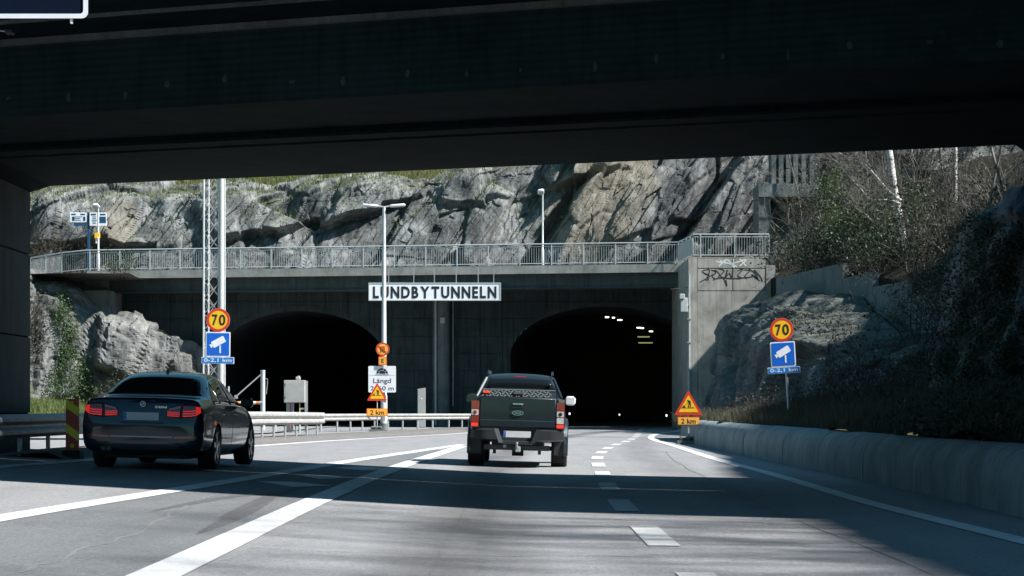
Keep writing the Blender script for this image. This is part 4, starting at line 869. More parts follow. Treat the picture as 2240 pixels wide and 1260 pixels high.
# ================================================================ guardrails
WP = [(0, .48), (-.02, .49), (-.075, .53), (-.075, .57), (-.01, .615), (-.01, .645), (-.075, .69), (-.075, .73), (-.02, .775), (0, .785), (.004, .785), (-.016, .772), (-.069, .728), (-.069, .692), (-.004, .648), (-.004, .612), (-.069, .568), (-.069, .532), (-.016, .492), (.004, .48)]
WP = [(-a_, b__) for a_, b__ in WP]                      # the corrugated face looks at the road (right)
def guardrail(label, path, step, zsh, dark=False, flare=False, tall=1.0):
    g = thing('guardrail', label, 'guardrail', path[0]); c = catmull(path, 14)
    MB().sweep([(a_ * tall, .785 + (b__ - .785) * tall) for a_, b__ in WP], [p + Vector((0, 0, zsh)) for p in c], closed=True).build('rail_beam', M['rail_galv'], g, smooth=40)
    ac = [0]
    for p, q in zip(c, c[1:]): ac.append(ac[-1] + (q - p).length)
    n = int(ac[-1] / step)
    for k in range(n + 1):
        s_ = min(ac[-1] - .05, k * step + .1); i = next(j for j in range(len(c) - 1) if ac[j + 1] >= s_); p = c[i].lerp(c[i + 1], (s_ - ac[i]) / (ac[i + 1] - ac[i])); t_ = (c[i + 1] - c[i]).normalized(); a_ = math.atan2(t_.y, t_.x)
        MB().box((p.x - .07 * math.sin(a_) * -1 - .1, p.y, p.z + .33 + zsh * .5), (.055, .11, .78 + zsh), Matrix.Rotation(a_ - math.pi / 2, 3, 'Z'), .006).build('rail_post', M['galv'], g)
    if flare: MB().box((c[-1].x + .03, c[-1].y + .06, c[-1].z + .63 + zsh), (.1, .12, .32), None, .03).build('end_shoe', M['rail_galv'], g)
    return g
M['rail_galv'] = mat('guardrail_zinc', (.34, .34, .325), .55, .2, .28, 3, .2, 12)
def gz(x, y, d=0): return Vector((x, y, G(x, y) + d))
guardrail('near guardrail running from the dark pier past the sedan to a rounded end', [gz(-8.75, 26, -.12), gz(-8.3, 35, -.12), gz(-8.05, 42, -.1), gz(-7.75, 54, -.03), gz(-7.2, 66, .02), gz(PX(705, 77), 77, .03)], 2.0, 0.03, flare=True, tall=1.3)
guardrail('far guardrail curving along the median to the tunnel mouth', [gz(PX(545, 92), 92), gz(PX(712, 98), 98), gz(PX(830, 106), 106), gz(PX(930, 112), 112), gz(PX(1015, 117), 117), gz(PX(1095, 126), 126)], 2.0, 0.0)
# red and yellow hazard board
DH = 38.0; xh = PX(158, DH)
hz = thing('hazard_board', 'upright red and yellow striped hazard board beside the sedan', 'hazard marker', (xh, DH, G(xh, DH)))
z0, z1 = PZ(988, DH) - G(xh, DH), PZ(873, DH) - G(xh, DH); w_ = 29 * DH / F
MB().bb(-w_ / 2, w_ / 2, 0, .03, z0, z1, .004).build('board', mat('hazard_red', (.55, .035, .015), .5, var=.12), hz, False)
ym = mat('hazard_yellow', (.95, .66, .02), .5, var=.1)
for k in range(2):
    zc = z0 + (z1 - z0) * (.30 + .47 * k); st = [(-w_ / 2 + .004, zc + .06), (w_ / 2 - .004, zc - .09), (w_ / 2 - .004, zc + .06), (-w_ / 2 + .004, zc + .21)]; MB().prism(st, -.006, -.001).build('stripe', ym, hz, False)
MB().prism(rr(0, z1 - .06, .04, .05, .01), -.006, -.001).build('reflector', ym, hz, False); MB().prism(rr(0, z0 + .1, .06, .06), -.006, -.001).build('reflector', ym, hz, False)
MB().box((0, .05, z0 * .5 + .0), (.3, .4, max(.06, z0 + .05)), None, .02).build('foot', M['rubber'], hz, False); MB().bb(-.03, .03, .031, .07, .02, z1 - .1).build('back_post', M['dark_steel'], hz, False)
# ================================================================ barrier gate and cabinets
DG = 100.0
bgp = thing('barrier_gate', 'white barrier gate post with tie rod and orange striped boom', 'barrier gate', (PX(575, DG), DG, 0)); gx = lambda p: PX(p, DG) - PX(575, DG)
MB().tube([(0, 0, 0), (0, 0, PZ(811, DG))], .1, 16).build('post', M['steel_white'], bgp, False, 60); MB().tube([(0, 0, PZ(811, DG)), (0, 0, PZ(810, DG))], .105, 16).build('cap', M['sign_white'], bgp, False)
MB().tube([(-.05, -.05, PZ(818, DG)), (gx(516), -.05, PZ(868, DG))], .03, 8).build('tie_rod', M['steel_white'], bgp, False, 60)
zb = PZ(881, DG); n = 24; x = gx(567); dx = (gx(400) - x) / n
MB().tube([(0, -.06, zb), (gx(567), -.06, zb)], .075, 10).build('boom_socket', M['galv'], bgp, False)
om = mat('boom_orange', (.75, .22, .05), .5, var=.1); omw = mat('boom_white', (.75, .7, .62), .5, var=.1)
for k in range(n): MB().tube([(x + dx * k, -.06, zb), (x + dx * (k + 1), -.06, zb)], .065, 10).build('boom_band', om if k % 2 == 0 else omw, bgp, False, 60)
MB().tube([(.1, -.02, PZ(828, DG)), (.2, -.02, PZ(829, DG)), (.2, -.02, PZ(840, DG)), (.15, -.02, PZ(862, DG))], .015, 6).build('cable', M['galv'], bgp, False); MB().bb(gx(516) - .05, gx(516) + .08, -.1, .02, PZ(872, DG), PZ(864, DG)).build('rod_shackle', M['galv'], bgp, False)
gp2 = thing('bollard', 'slim white post showing above the sedan bonnet', 'post', (PX(500, 96), 96, 0)); MB().tube([(0, 0, 0), (0, 0, PZ(846, 96))], .04, 10).build('shaft', M['steel_white'], gp2, False, 60); MB().tube([(0, 0, PZ(846, 96)), (0, 0, PZ(845, 96))], .045, 10).build('cap', M['galv'], gp2, False)
DC = 97.0
cab = thing('control_cabinet', 'grey control cabinet on a steel stand in front of the left bore', 'cabinet', (PX(648, DC), DC, 0)); kx = lambda p: PX(p, DC) - PX(648, DC); kz = lambda p: PZ(p, DC)
MB().bb(kx(622), kx(668), -.2, .25, kz(881), kz(832), .015).build('housing', M['cabinet'], cab, False); MB().bb(kx(623), kx(667), -.222, -.202, kz(880), kz(836), .006).build('door', M['cabinet'], cab, False)
for p in (842, 870): MB().bb(kx(623.5), kx(625.5), -.245, -.223, kz(p + 2.5), kz(p - 2.5)).build('hinge', M['dark_steel'], cab, False)
MB().box(((kx(646) + kx(658)) / 2, 0, kz(828)), (.2, .2, .15), None, .03).build('vent_cap', M['cabinet'], cab, False); MB().tube([(kx(653), 0, kz(826)), (kx(653), 0, kz(822))], .06, 10).build('vent_cap', M['cabinet'], cab, False)
for p in (628, 668, 671): MB().bb(kx(p) - .03, kx(p) + .03, .0, .1, 0, kz(832) - .02).build('leg', M['galv'], cab, False)
MB().bb(kx(629), kx(641), -.05, .05, 0, kz(882)).build('riser', M['galv'], cab, False); MB().bb(kx(655), kx(668), .02, .08, kz(896), kz(892)).build('crossbar', M['galv'], cab, False)
for k, (p, mt) in enumerate(((635, 'red'), (642, 'sign_white'), (656, 'yellow2'))): MB().tube([(kx(p), -.08, kz(881.5)), (kx(p), -.08, .2)], .025 if k != 1 else .035, 8).build('conduit', [mat('conduit_red', (.4, .1, .08), .5), M['galv'], mat('conduit_yellow', (.5, .45, .25), .5)][k], cab, False)
DK = 124.0
tk = thing('metal_locker', 'narrow pale grey steel locker against the middle pier of the portal', 'cabinet', (PX(922, DK), DK, 0)); w_ = 17 * DK / F; h_ = PZ(850, DK)
MB().prismz([(-w_ / 2, 0), (w_ / 2, 0), (w_ / 2, .3), (-w_ / 2, .3)], 0, [h_ - .02, h_ + .05, h_ + .05, h_ - .02]).build('body', M['cabinet'], tk, False); MB().bb(-w_ / 2 + .02, w_ / 2 - .02, -.02, -.003, .62, h_ - .06).build('door', M['cabinet'], tk, False); MB().bb(-w_ / 2 + .02, w_ / 2 - .02, -.02, -.003, .06, .58).build('door', M['cabinet'], tk, False)
for q in (.5, 1.6): MB().box((0, -.025, q if q < h_ else h_ - .2), (.07, .012, .07)).build('lock', M['sign_white'], tk, False)
# ================================================================ vehicles (local space: rear bumper at y=0, heading +y)
def paint(name, c, metal=.3, rough=.35, coat=1.0):
    m, nt_, b = newmat(name); t = NT(nt_); b.inputs['Metallic'].default_value = metal; b.inputs['Coat Weight'].default_value = coat; b.inputs['Specular IOR Level'].default_value = .15
    f = t.noise(t.co(), 3, 5); fd = t.noise(t.co((1, 1, 2.5)), 7, 7, .75); t.l(t.ramp(f, [(.3, tuple(q * .9 for q in c)), (.7, tuple(q * 1.1 for q in c))]), b.inputs['Base Color'])
    sx = t.n('ShaderNodeSeparateXYZ'); t.l(t.co(), sx.inputs[0]); low = t.mr(sx.outputs[2], .75, .2, .0, .35)     # road grime on the sills
    t.l(t.math('ADD', t.math('MULTIPLY', low, fd), rough), b.inputs['Roughness']); t.l(t.math('ADD', t.math('MULTIPLY', low, .3), .03), b.inputs['Coat Roughness'])
    return m
M['navy_paint'] = paint('sedan_paint', (.006, .02, .034), .55, .35, .9)
M['grey_paint'] = paint('pickup_paint', (.017, .027, .035), .35, .42, .5)
M['glass'] = mat('dark_glass', (.006, .008, .009), .04, 0, 0, spec=.6)
M['chrome'] = mat('chrome', (.6, .62, .64), .16, 1, .05)
M['rim'] = mat('alloy_rim', (.38, .39, .4), .3, .9, .1)
M['lamp_red'] = mat('lamp_red', (.35, .012, .012), .12, 0, .1, 20, coat=1)
M['lamp_dark'] = mat('lamp_dark_red', (.2, .006, .008), .12, 0, .1, 20, coat=1)
M['lamp_clear'] = mat('lamp_clear', (.52, .52, .53), .15, 0, .1, 20, coat=1)
M['plate_eu'] = mat('plate_blue', (.012, .10, .42), .4, var=0)
M['plate'] = mat('plate_grey', (.55, .56, .57), .4, var=.08)
M['lit_red'] = emis('tail_lamp_glow', (.9, .03, .015), .22)
M['tread'] = mat('tread_plate', (.22, .25, .26), .4, .6, .15, 30)
def evaluated(me, subs=0, cut=None):
    o = bpy.data.objects.new('tmp', me); COL.objects.link(o)
    if subs: s_ = o.modifiers.new('s', 'SUBSURF'); s_.levels = subs; s_.render_levels = subs
    extra = None
    if cut:
        extra = bpy.data.objects.new('cut', cut); COL.objects.link(extra); b = o.modifiers.new('b', 'BOOLEAN'); b.operation = 'DIFFERENCE'; b.object = extra; b.solver = 'EXACT'
    dg = bpy.context.evaluated_depsgraph_get(); dg.update(); out = bpy.data.meshes.new_from_object(o.evaluated_get(dg))
    bpy.data.objects.remove(o)
    if extra: bpy.data.objects.remove(extra)
    return out
def loft(sts):
    b = MB(); rows = []
    for y, half in sts:
        ring = [(x, y, z) for x, z in half] + [(-x, y, z) for x, z in reversed(half[1:-1])]
        rows.append(ring + [ring[0]])
    n = len(rows[0]) - 1
    vs = [p for r in rows for p in r[:-1]]; fs = []
    for i in range(len(rows) - 1):
        for k in range(n): fs.append((i * n + k, i * n + (k + 1) % n, (i + 1) * n + (k + 1) % n, (i + 1) * n + k))
    h = n // 2                          # caps as strips of quads so that the surface stays smooth
    for base in (0, (len(rows) - 1) * n):
        for k in range(h): 
            a_, b_1, c_, d_ = base + k, base + k + 1, base + (n - k - 1) % n, base + (n - k) % n
            f = []; [f.append(q) for q in (a_, b_1, c_, d_) if q not in f]
            if len(f) > 2: fs.append(tuple(f))
    b.add(vs, fs); return b
class Skin:
    """lays panels, lamps and glass on a body's surface"""
    def __init__(s, me): 
        bm = bmesh.new(); bm.from_mesh(me); s.t = BVHTree.FromBMesh(bm); bm.free()
    def hit(s, a_, b__, axis):
        if axis == 'rear': o, d = Vector((a_, -1, b__)), Vector((0, 1, 0))
        elif axis == 'right': o, d = Vector((3, a_, b__)), Vector((-1, 0, 0))
        elif axis == 'left': o, d = Vector((-3, a_, b__)), Vector((1, 0, 0))
        else: o, d = Vector((a_, b__, 4)), Vector((0, 0, -1))
        p, n, _, _ = s.t.ray_cast(o, d); return (p, n, d) if p else (o + d * 1.2, -d, d)
    def patch(s, bot, top, axis, off=.006, nv=6, nu=10, skirt=.03):
        def res(l):
            l = [Vector((p[0], p[1], 0)) for p in l]; a_ = [0]
            for p, q in zip(l, l[1:]): a_.append(a_[-1] + (q - p).length)
            o = []
            for k in range(nu + 1):
                t_ = a_[-1] * k / nu; i = next(j for j in range(len(l) - 1) if a_[j + 1] >= t_ - 1e-9); o.append(l[i].lerp(l[i + 1], (t_ - a_[i]) / max(1e-9, a_[i + 1] - a_[i])))
            return o
        B, T = res(bot), res(top); rows = []; back = []
        for j in range(nv + 1):
            r = []; rb = []
            for k in range(nu + 1):
                q = B[k].lerp(T[k], j / nv); p, n, d = s.hit(q.x, q.y, axis); r.append(p - d * off); rb.append(p + d * skirt)
            rows.append(r); back.append(rb)
        m = MB().grid(rows); N = nu + 1; per = [(0, k) for k in range(N)] + [(j, N - 1) for j in range(1, nv + 1)] + [(nv, k) for k in range(N - 2, -1, -1)] + [(j, 0) for j in range(nv - 1, 0, -1)]
        n0 = len(m.v); m.v += [tuple(back[j][k]) for j, k in per]
        for i in range(len(per)):
            a_, b__ = per[i], per[(i + 1) % len(per)]; m.f.append((a_[0] * N + a_[1], n0 + i, n0 + (i + 1) % len(per), b__[0] * N + b__[1]))
        return m
def wheel(par, x, y, r, wd, out, spokes=5, tread=False, rim_r=.72, steer=0):
    prof = [(r * rim_r, -wd / 2), (r * .9, -wd / 2 - .004), (r * .97, -wd * .44), (r, -wd * .3), (r, wd * .3), (r * .97, wd * .44), (r * .9, wd / 2 + .004), (r * rim_r, wd / 2)]
    b = MB(); N = 36; rows = []
    for k in range(N + 1):
        a_ = 2 * math.pi * k / N; rows.append([(x + q, y + rad * math.sin(a_), r + rad * math.cos(a_)) for rad, q in prof])
    b.grid(rows); t_ = b.build('wheel', M['rubber'], par, False, 50)
    if tread:
        tb = MB()
        for k in range(40):
            a_ = 2 * math.pi * k / 40
            for q, off in ((-.3, 0), (.0, .5), (.3, 0)): 
                aa = a_ + off * math.pi / 40; tb.box((x + q * wd, y + (r + .003) * math.sin(aa), r + (r + .003) * math.cos(aa)), (wd * .25, .028, .014), Matrix.Rotation(-aa, 3, 'X'))
        tb.build('tread_blocks', M['rubber'], t_, False)
    rb = MB(); R_ = r * rim_r; xo = x + out * (wd / 2 - .012)
    rows = []
    for k in range(N + 1):
        a_ = 2 * math.pi * k / N; rows.append([(xo + out * q, y + rad * math.sin(a_), r + rad * math.cos(a_)) for rad, q in ((R_ * 1.02, .008), (R_ * .93, .01), (R_ * .9, -.06), (R_ * .9, -.16))])
    rb.grid(rows)
    for k in range(spokes):
        for o_ in (-.11, .11):
            a_ = 2 * math.pi * k / spokes + o_; c, s_ = math.cos(a_), math.sin(a_)
            rb.box((xo - out * .005, y + s_ * R_ * .52, r + c * R_ * .52), (.025, .035, R_ * .84), Matrix.Rotation(-a_, 3, 'X'))
    rb.tube([(xo - out * .03, y, r), (xo + out * .012, y, r)], R_ * .22, 16); rb.build('rim', M['rim'], t_, False, 50)
    dk = MB().tube([(xo - out * .11, y, r), (xo - out * .1, y, r)], R_ * .88, 24); dk.build('brake_disc', M['dark_steel'], t_, False)
    return t_
def plate_part(par, x, y, z, w_, h_, tilt=0):
    p = MB().prism(rr(x, z, w_, h_, .008), y, y + .012).build('number_plate', M['plate'], par, False)
    MB().prism(rr(x - w_ / 2 + .026, z, .046, h_ - .01), y - .004, y - .0005).build('country_band', M['plate_eu'], p, False)
    for k in range(6): a_ = k * math.pi / 3; MB().prism(circ(x - w_ / 2 + .026 + .011 * math.cos(a_), z + .015 + .011 * math.sin(a_), .003, 6), y - .0055, y - .0042).build('star', M['yellow'], p, False)
    return p
# ---------------------------------------------------------------- dark sedan
def make_sedan():
    X0, Y0 = -5.45, 33.55; t_ = thing('sedan', 'dark blue four door sedan with red tail lights in the left lane', 'car', (X0, Y0, G(X0, Y0 + 1.5)), R(-3.4)); t_.rotation_euler = (R(0), R(1.3), R(-3.4))
    def sec(y, w, b, zs, zb, g): return (y, [(0, b), (.72 * w, b), (.93 * w, b + .04), (.985 * w, b + .16), (w, zs - .12), (.995 * w, zs), (.965 * w, zb)] + g)
    dk = lambda w, t: [(.885 * w, t - .012), (.74 * w, t), (.4 * w, t + .008), (0, t + .012)]
    S = [sec(.0, .70, .37, .52, .60, dk(.70, .655)), sec(.012, .80, .31, .55, .68, dk(.80, .74)), sec(.05, .875, .26, .66, .86, dk(.86, .94)), sec(.085, .90, .245, .71, .94, dk(.87, 1.035)), sec(.10, .905, .24, .72, .955, dk(.875, 1.062)), sec(.16, .912, .235, .735, .97, dk(.88, 1.066)),
         sec(.5, .925, .22, .75, .985, dk(.89, 1.083)), sec(.74, .93, .21, .755, .99, [(.80, 1.06), (.67, 1.10), (.36, 1.122), (0, 1.13)]), sec(1.1, .93, .2, .755, .985, [(.785, 1.12), (.655, 1.275), (.42, 1.315), (0, 1.328)]),
         sec(1.55, .93, .19, .75, .975, [(.765, 1.19), (.62, 1.415), (.43, 1.452), (0, 1.465)]), sec(2.15, .93, .19, .74, .965, [(.76, 1.21), (.61, 1.445), (.43, 1.487), (0, 1.5)]), sec(2.75, .93, .19, .73, .955, [(.76, 1.20), (.61, 1.425), (.43, 1.47), (0, 1.485)]),
         sec(3.2, .925, .2, .72, .94, [(.755, 1.11), (.62, 1.27), (.42, 1.325), (0, 1.345)]), sec(3.65, .92, .2, .71, .925, [(.78, 1.0), (.68, 1.06), (.42, 1.1), (0, 1.12)]), sec(3.9, .915, .2, .7, .9, [(.81, .955), (.66, .985), (.4, 1.0), (0, 1.01)]),
         sec(4.5, .885, .22, .66, .8, [(.76, .85), (.6, .88), (.36, .895), (0, .9)]), sec(4.8, .80, .25, .6, .68, [(.68, .71), (.55, .73), (.33, .74), (0, .745)]), sec(4.9, .62, .33, .5, .56, [(.5, .59), (.42, .6), (.25, .61), (0, .61)])]
    cut = MB()
    for yw in (1.1, 4.07):
        for s_ in (-1, 1): cut.tube([(s_ * .66, yw, .335), (s_ * 1.1, yw, .335)], .372, 36)
    smooth_me = evaluated(loft(S).mesh('b'), 3); sk = Skin(smooth_me); me = evaluated(smooth_me, 0, cut.mesh('c'))
    MB().build('body', M['navy_paint'], t_, False, 38, me=me)
    for yw in (1.1, 4.07):
        for s_ in (-1, 1): 
            lin = MB(); rows = []
            for k in range(25): a_ = R(-20 + 220 * k / 24); rows.append([(s_ * q, yw + .368 * math.cos(a_), .335 + .368 * math.sin(a_)) for q in (.64, .905)])
            lin.grid(rows); lin.bb(s_ * .64 - .01, s_ * .64 + .01, yw - .37, yw + .37, .2, .72); lin.build('wheel_arch_liner', M['plastic_dark'], t_, False)
    MB().bb(-.62, .62, .35, 4.5, .17, .24, .02).build('underbody', M['plastic_dark'], t_, False)
    for yw in (1.1, 4.07):
        for s_ in (-1, 1): wheel(t_, s_ * .795, yw, .335, .245, s_, 5)
    # glass
    sk.patch([(-.72, 1.105), (-.3, 1.11), (0, 1.11), (.3, 1.11), (.72, 1.105)], [(-.555, 1.435), (-.25, 1.455), (0, 1.46), (.25, 1.455), (.555, 1.435)], 'rear', .005, 8, 20).build('rear_window', M['glass'], t_, False, 180)
    for ax_ in ('right', 'left'):
        sk.patch([(.98, 1.01), (1.45, 1.005)], [(1.30, 1.20), (1.50, 1.30)], ax_, .006, 6, 6).build('quarter_window', M['glass'], t_, False, 180)
        sk.patch([(1.48, 1.005), (2.28, .99)], [(1.53, 1.305), (2.28, 1.375)], ax_, .006, 6, 10).build('side_window', M['glass'], t_, False, 180)
        sk.patch([(2.34, .99), (3.32, .975)], [(2.34, 1.378), (2.85, 1.335)], ax_, .006, 6, 10).build('side_window', M['glass'], t_, False, 180)
        sk.patch([(1.0, .985), (2.0, .978), (3.36, .958)], [(.98, 1.003), (2.0, .996), (3.34, .972)], ax_, .009, 2, 24).build('window_trim', M['chrome'], t_, False, 180)
        sk.patch([(1.25, 1.215), (1.55, 1.322), (2.2, 1.392), (2.8, 1.36), (3.0, 1.29)], [(1.22, 1.225), (1.53, 1.335), (2.2, 1.405), (2.85, 1.37), (3.03, 1.30)], ax_, .009, 2, 24).build('window_trim', M['chrome'], t_, False, 180)
        for yy in (2.31, 1.3): sk.patch([(yy - .006, .3), (yy + .006, .3)], [(yy - .006 + (.1 if yy < 2 else 0), .95), (yy + .006 + (.1 if yy < 2 else 0), .95)], ax_, .002, 12, 1, .01).build('door_gap', M['black'], t_, False)
        for yy in (1.62, 2.62): sk.patch([(yy, .84), (yy + .2, .835)], [(yy, .87), (yy + .2, .865)], ax_, .03, 2, 6).build('door_handle', M['navy_paint'], t_, False, 50)
        s_ = 1 if ax_ == 'right' else -1
        m_ = MB().box((s_ * 1.0, 3.12, 1.02), (.2, .12, .15), None, .04).build('door_mirror', M['navy_paint'], t_, False, 50); MB().box((s_ * 1.0, 3.056, 1.02), (.16, .01, .11), None, .004).build('mirror_glass', M['black'], m_, False); MB().box((s_ * .9, 3.14, .985), (.1, .06, .04)).build('mirror_arm', M['plastic_dark'], m_, False)
    sk.patch([(-.55, 3.55), (.55, 3.55)], [(-.5, 3.02), (.5, 3.02)], 'top', .004, 6, 12).build('windscreen', M['glass'], t_, False, 180)
    # tail lamps: outer L on the wing, inner block on the lid, with light bars
    for s_ in (-1, 1):
        f = lambda l: [(s_ * a_, b__) for a_, b__ in l]
        lo_ = sk.patch(f([(.585, .775), (.72, .785), (.84, .825), (.885, .87)]), f([(.60, .985), (.72, .985), (.82, .965), (.88, .93)]), 'rear', .008, 8, 12).build('tail_lamp', M['lamp_dark'], t_, False, 180)
        li_ = sk.patch(f([(.355, .80), (.45, .785), (.565, .775)]), f([(.36, .90), (.45, .945), (.575, .985)]), 'rear', .008, 8, 10).build('tail_lamp', M['lamp_dark'], t_, False, 180)
        for z in (.80, .835, .87): sk.patch(f([(.60, z), (.72, z + .004), (.80 , z + .02)]), f([(.60, z + .014), (.72, z + .018), (.81, z + .034)]), 'rear', .013, 2, 12).build('light_bar', M['lit_red'], lo_, False)
        sk.patch(f([(.80, .82), (.865, .865)]), f([(.79, .95), (.85, .945)]), 'rear', .013, 6, 3).build('light_bar', M['lit_red'], lo_, False)
        for z in (.805, .832, .858): sk.patch(f([(.375, z), (.55, z - .008)]), f([(.375, z + .012), (.55, z + .004)]), 'rear', .013, 2, 8).build('light_bar', M['lit_red'], li_, False)
        sk.patch(f([(.39, .893), (.56, .925)]), f([(.40, .918), (.565, .962)]), 'rear', .013, 3, 8).build('reverse_lens', mat('reverse_pink', (.5, .22, .22), .15, coat=1) if s_ < 0 else bpy.data.materials['reverse_pink'], li_, False)
        sk.patch(f([(.48, .475), (.80, .49)]), f([(.48, .505), (.80, .515)]), 'rear', .008, 2, 8).build('reflector', M['lamp_red'], t_, False)
        sk.patch(f([(.575, .76), (.583, .76)]), f([(.585, 1.0), (.593, 1.0)]), 'rear', .009, 8, 1, .01).build('lid_gap', M['black'], t_, False)
    sk.patch([(-.36, .71), (-.25, .68), (.25, .68), (.36, .71)], [(-.39, .90), (-.25, .915), (.25, .915), (.39, .90)], 'rear', .003, 8, 20).build('plate_recess', M['navy_paint'], t_, False)
    sk.patch([(-.33, .695), (.33, .695)], [(-.31, .712), (.31, .712)], 'rear', .01, 2, 16).build('lid_edge', M['plastic_dark'], t_, False)
    sk.patch([(-.46, .485), (.46, .485)], [(-.46, .505), (.46, .505)], 'rear', .01, 2, 20).build('chrome_strip', mat('satin_strip', (.18, .25, .28), .3, .8), t_, False)
    sk.patch([(-.62, .655), (.62, .655)], [(-.62, .661), (.62, .661)], 'rear', .002, 2, 24, .01).build('bumper_gap', M['black'], t_, False)
    sk.patch([(-.55, .335), (-.3, .30), (.3, .30), (.55, .335)], [(-.58, .42), (-.3, .40), (.3, .40), (.58, .42)], 'rear', .006, 4, 16).build('diffuser', M['plastic_dark'], t_, False)
    sk.patch([(-.5, .392), (.5, .392)], [(-.5, .403), (.5, .403)], 'rear', .012, 2, 16).build('diffuser_trim', mat('satin_dark', (.1, .14, .16), .35, .6), t_, False)
    sk.patch([(-.78, 1.045), (-.4, 1.062), (.4, 1.062), (.78, 1.045)], [(-.78, 1.06), (-.4, 1.08), (.4, 1.08), (.78, 1.06)], 'rear', .028, 3, 24, .1).build('boot_spoiler', M['navy_paint'], t_, False, 60)
    y_ = sk.hit(0, .80, 'rear')[0].y; plate_part(t_, -.015, y_ - .025, .795, .53, .115)
    p, n, d = sk.hit(0, .975, 'rear'); e = MB().prism(circ(0, .975, .041, 28), p.y - .014, p.y + .02).build('emblem', M['black'], t_, False)
    MB().ring(circ(0, .975, .041, 28), circ(0, .975, .036, 28), p.y - .018, p.y - .0145).build('emblem_ring', M['chrome'], e, False)
    for k in range(4):
        q = [(0, .975)] + [(.026 * math.cos(R(90 * k + 15 * j)), .975 + .026 * math.sin(R(90 * k + 15 * j))) for j in range(7)]; MB().prism(q, p.y - .0175, p.y - .0145).build('emblem_quarter', M['sign_white'] if k % 2 == 0 else M['blue2'], e, False)
    p = sk.hit(.30, .925, 'rear')[0]; text_part('520d', .27, .935, .17, .032, p.y - .006, M['chrome'], t_, .03, 'model_badge')
    for q in (-.56, -.48): MB().tube([(q, -.015, .31), (q, .2, .31)], .034, 14).build('exhaust_pipe', M['dark_steel'], t_, False, 50)
    p = sk.hit(0, 2.0, 'top')[0]; MB().add([(-.025, 1.72, p.z - .02), (.025, 1.72, p.z - .02), (.03, 1.98, p.z - .02), (-.03, 1.98, p.z - .02), (-.006, 1.72, p.z + .055), (.006, 1.72, p.z + .055)], [(0, 1, 5, 4), (1, 2, 5), (3, 0, 4), (4, 5, 2, 3), (0, 3, 2, 1)]).build('antenna_fin', M['navy_paint'], t_, False)
    return t_
make_sedan()
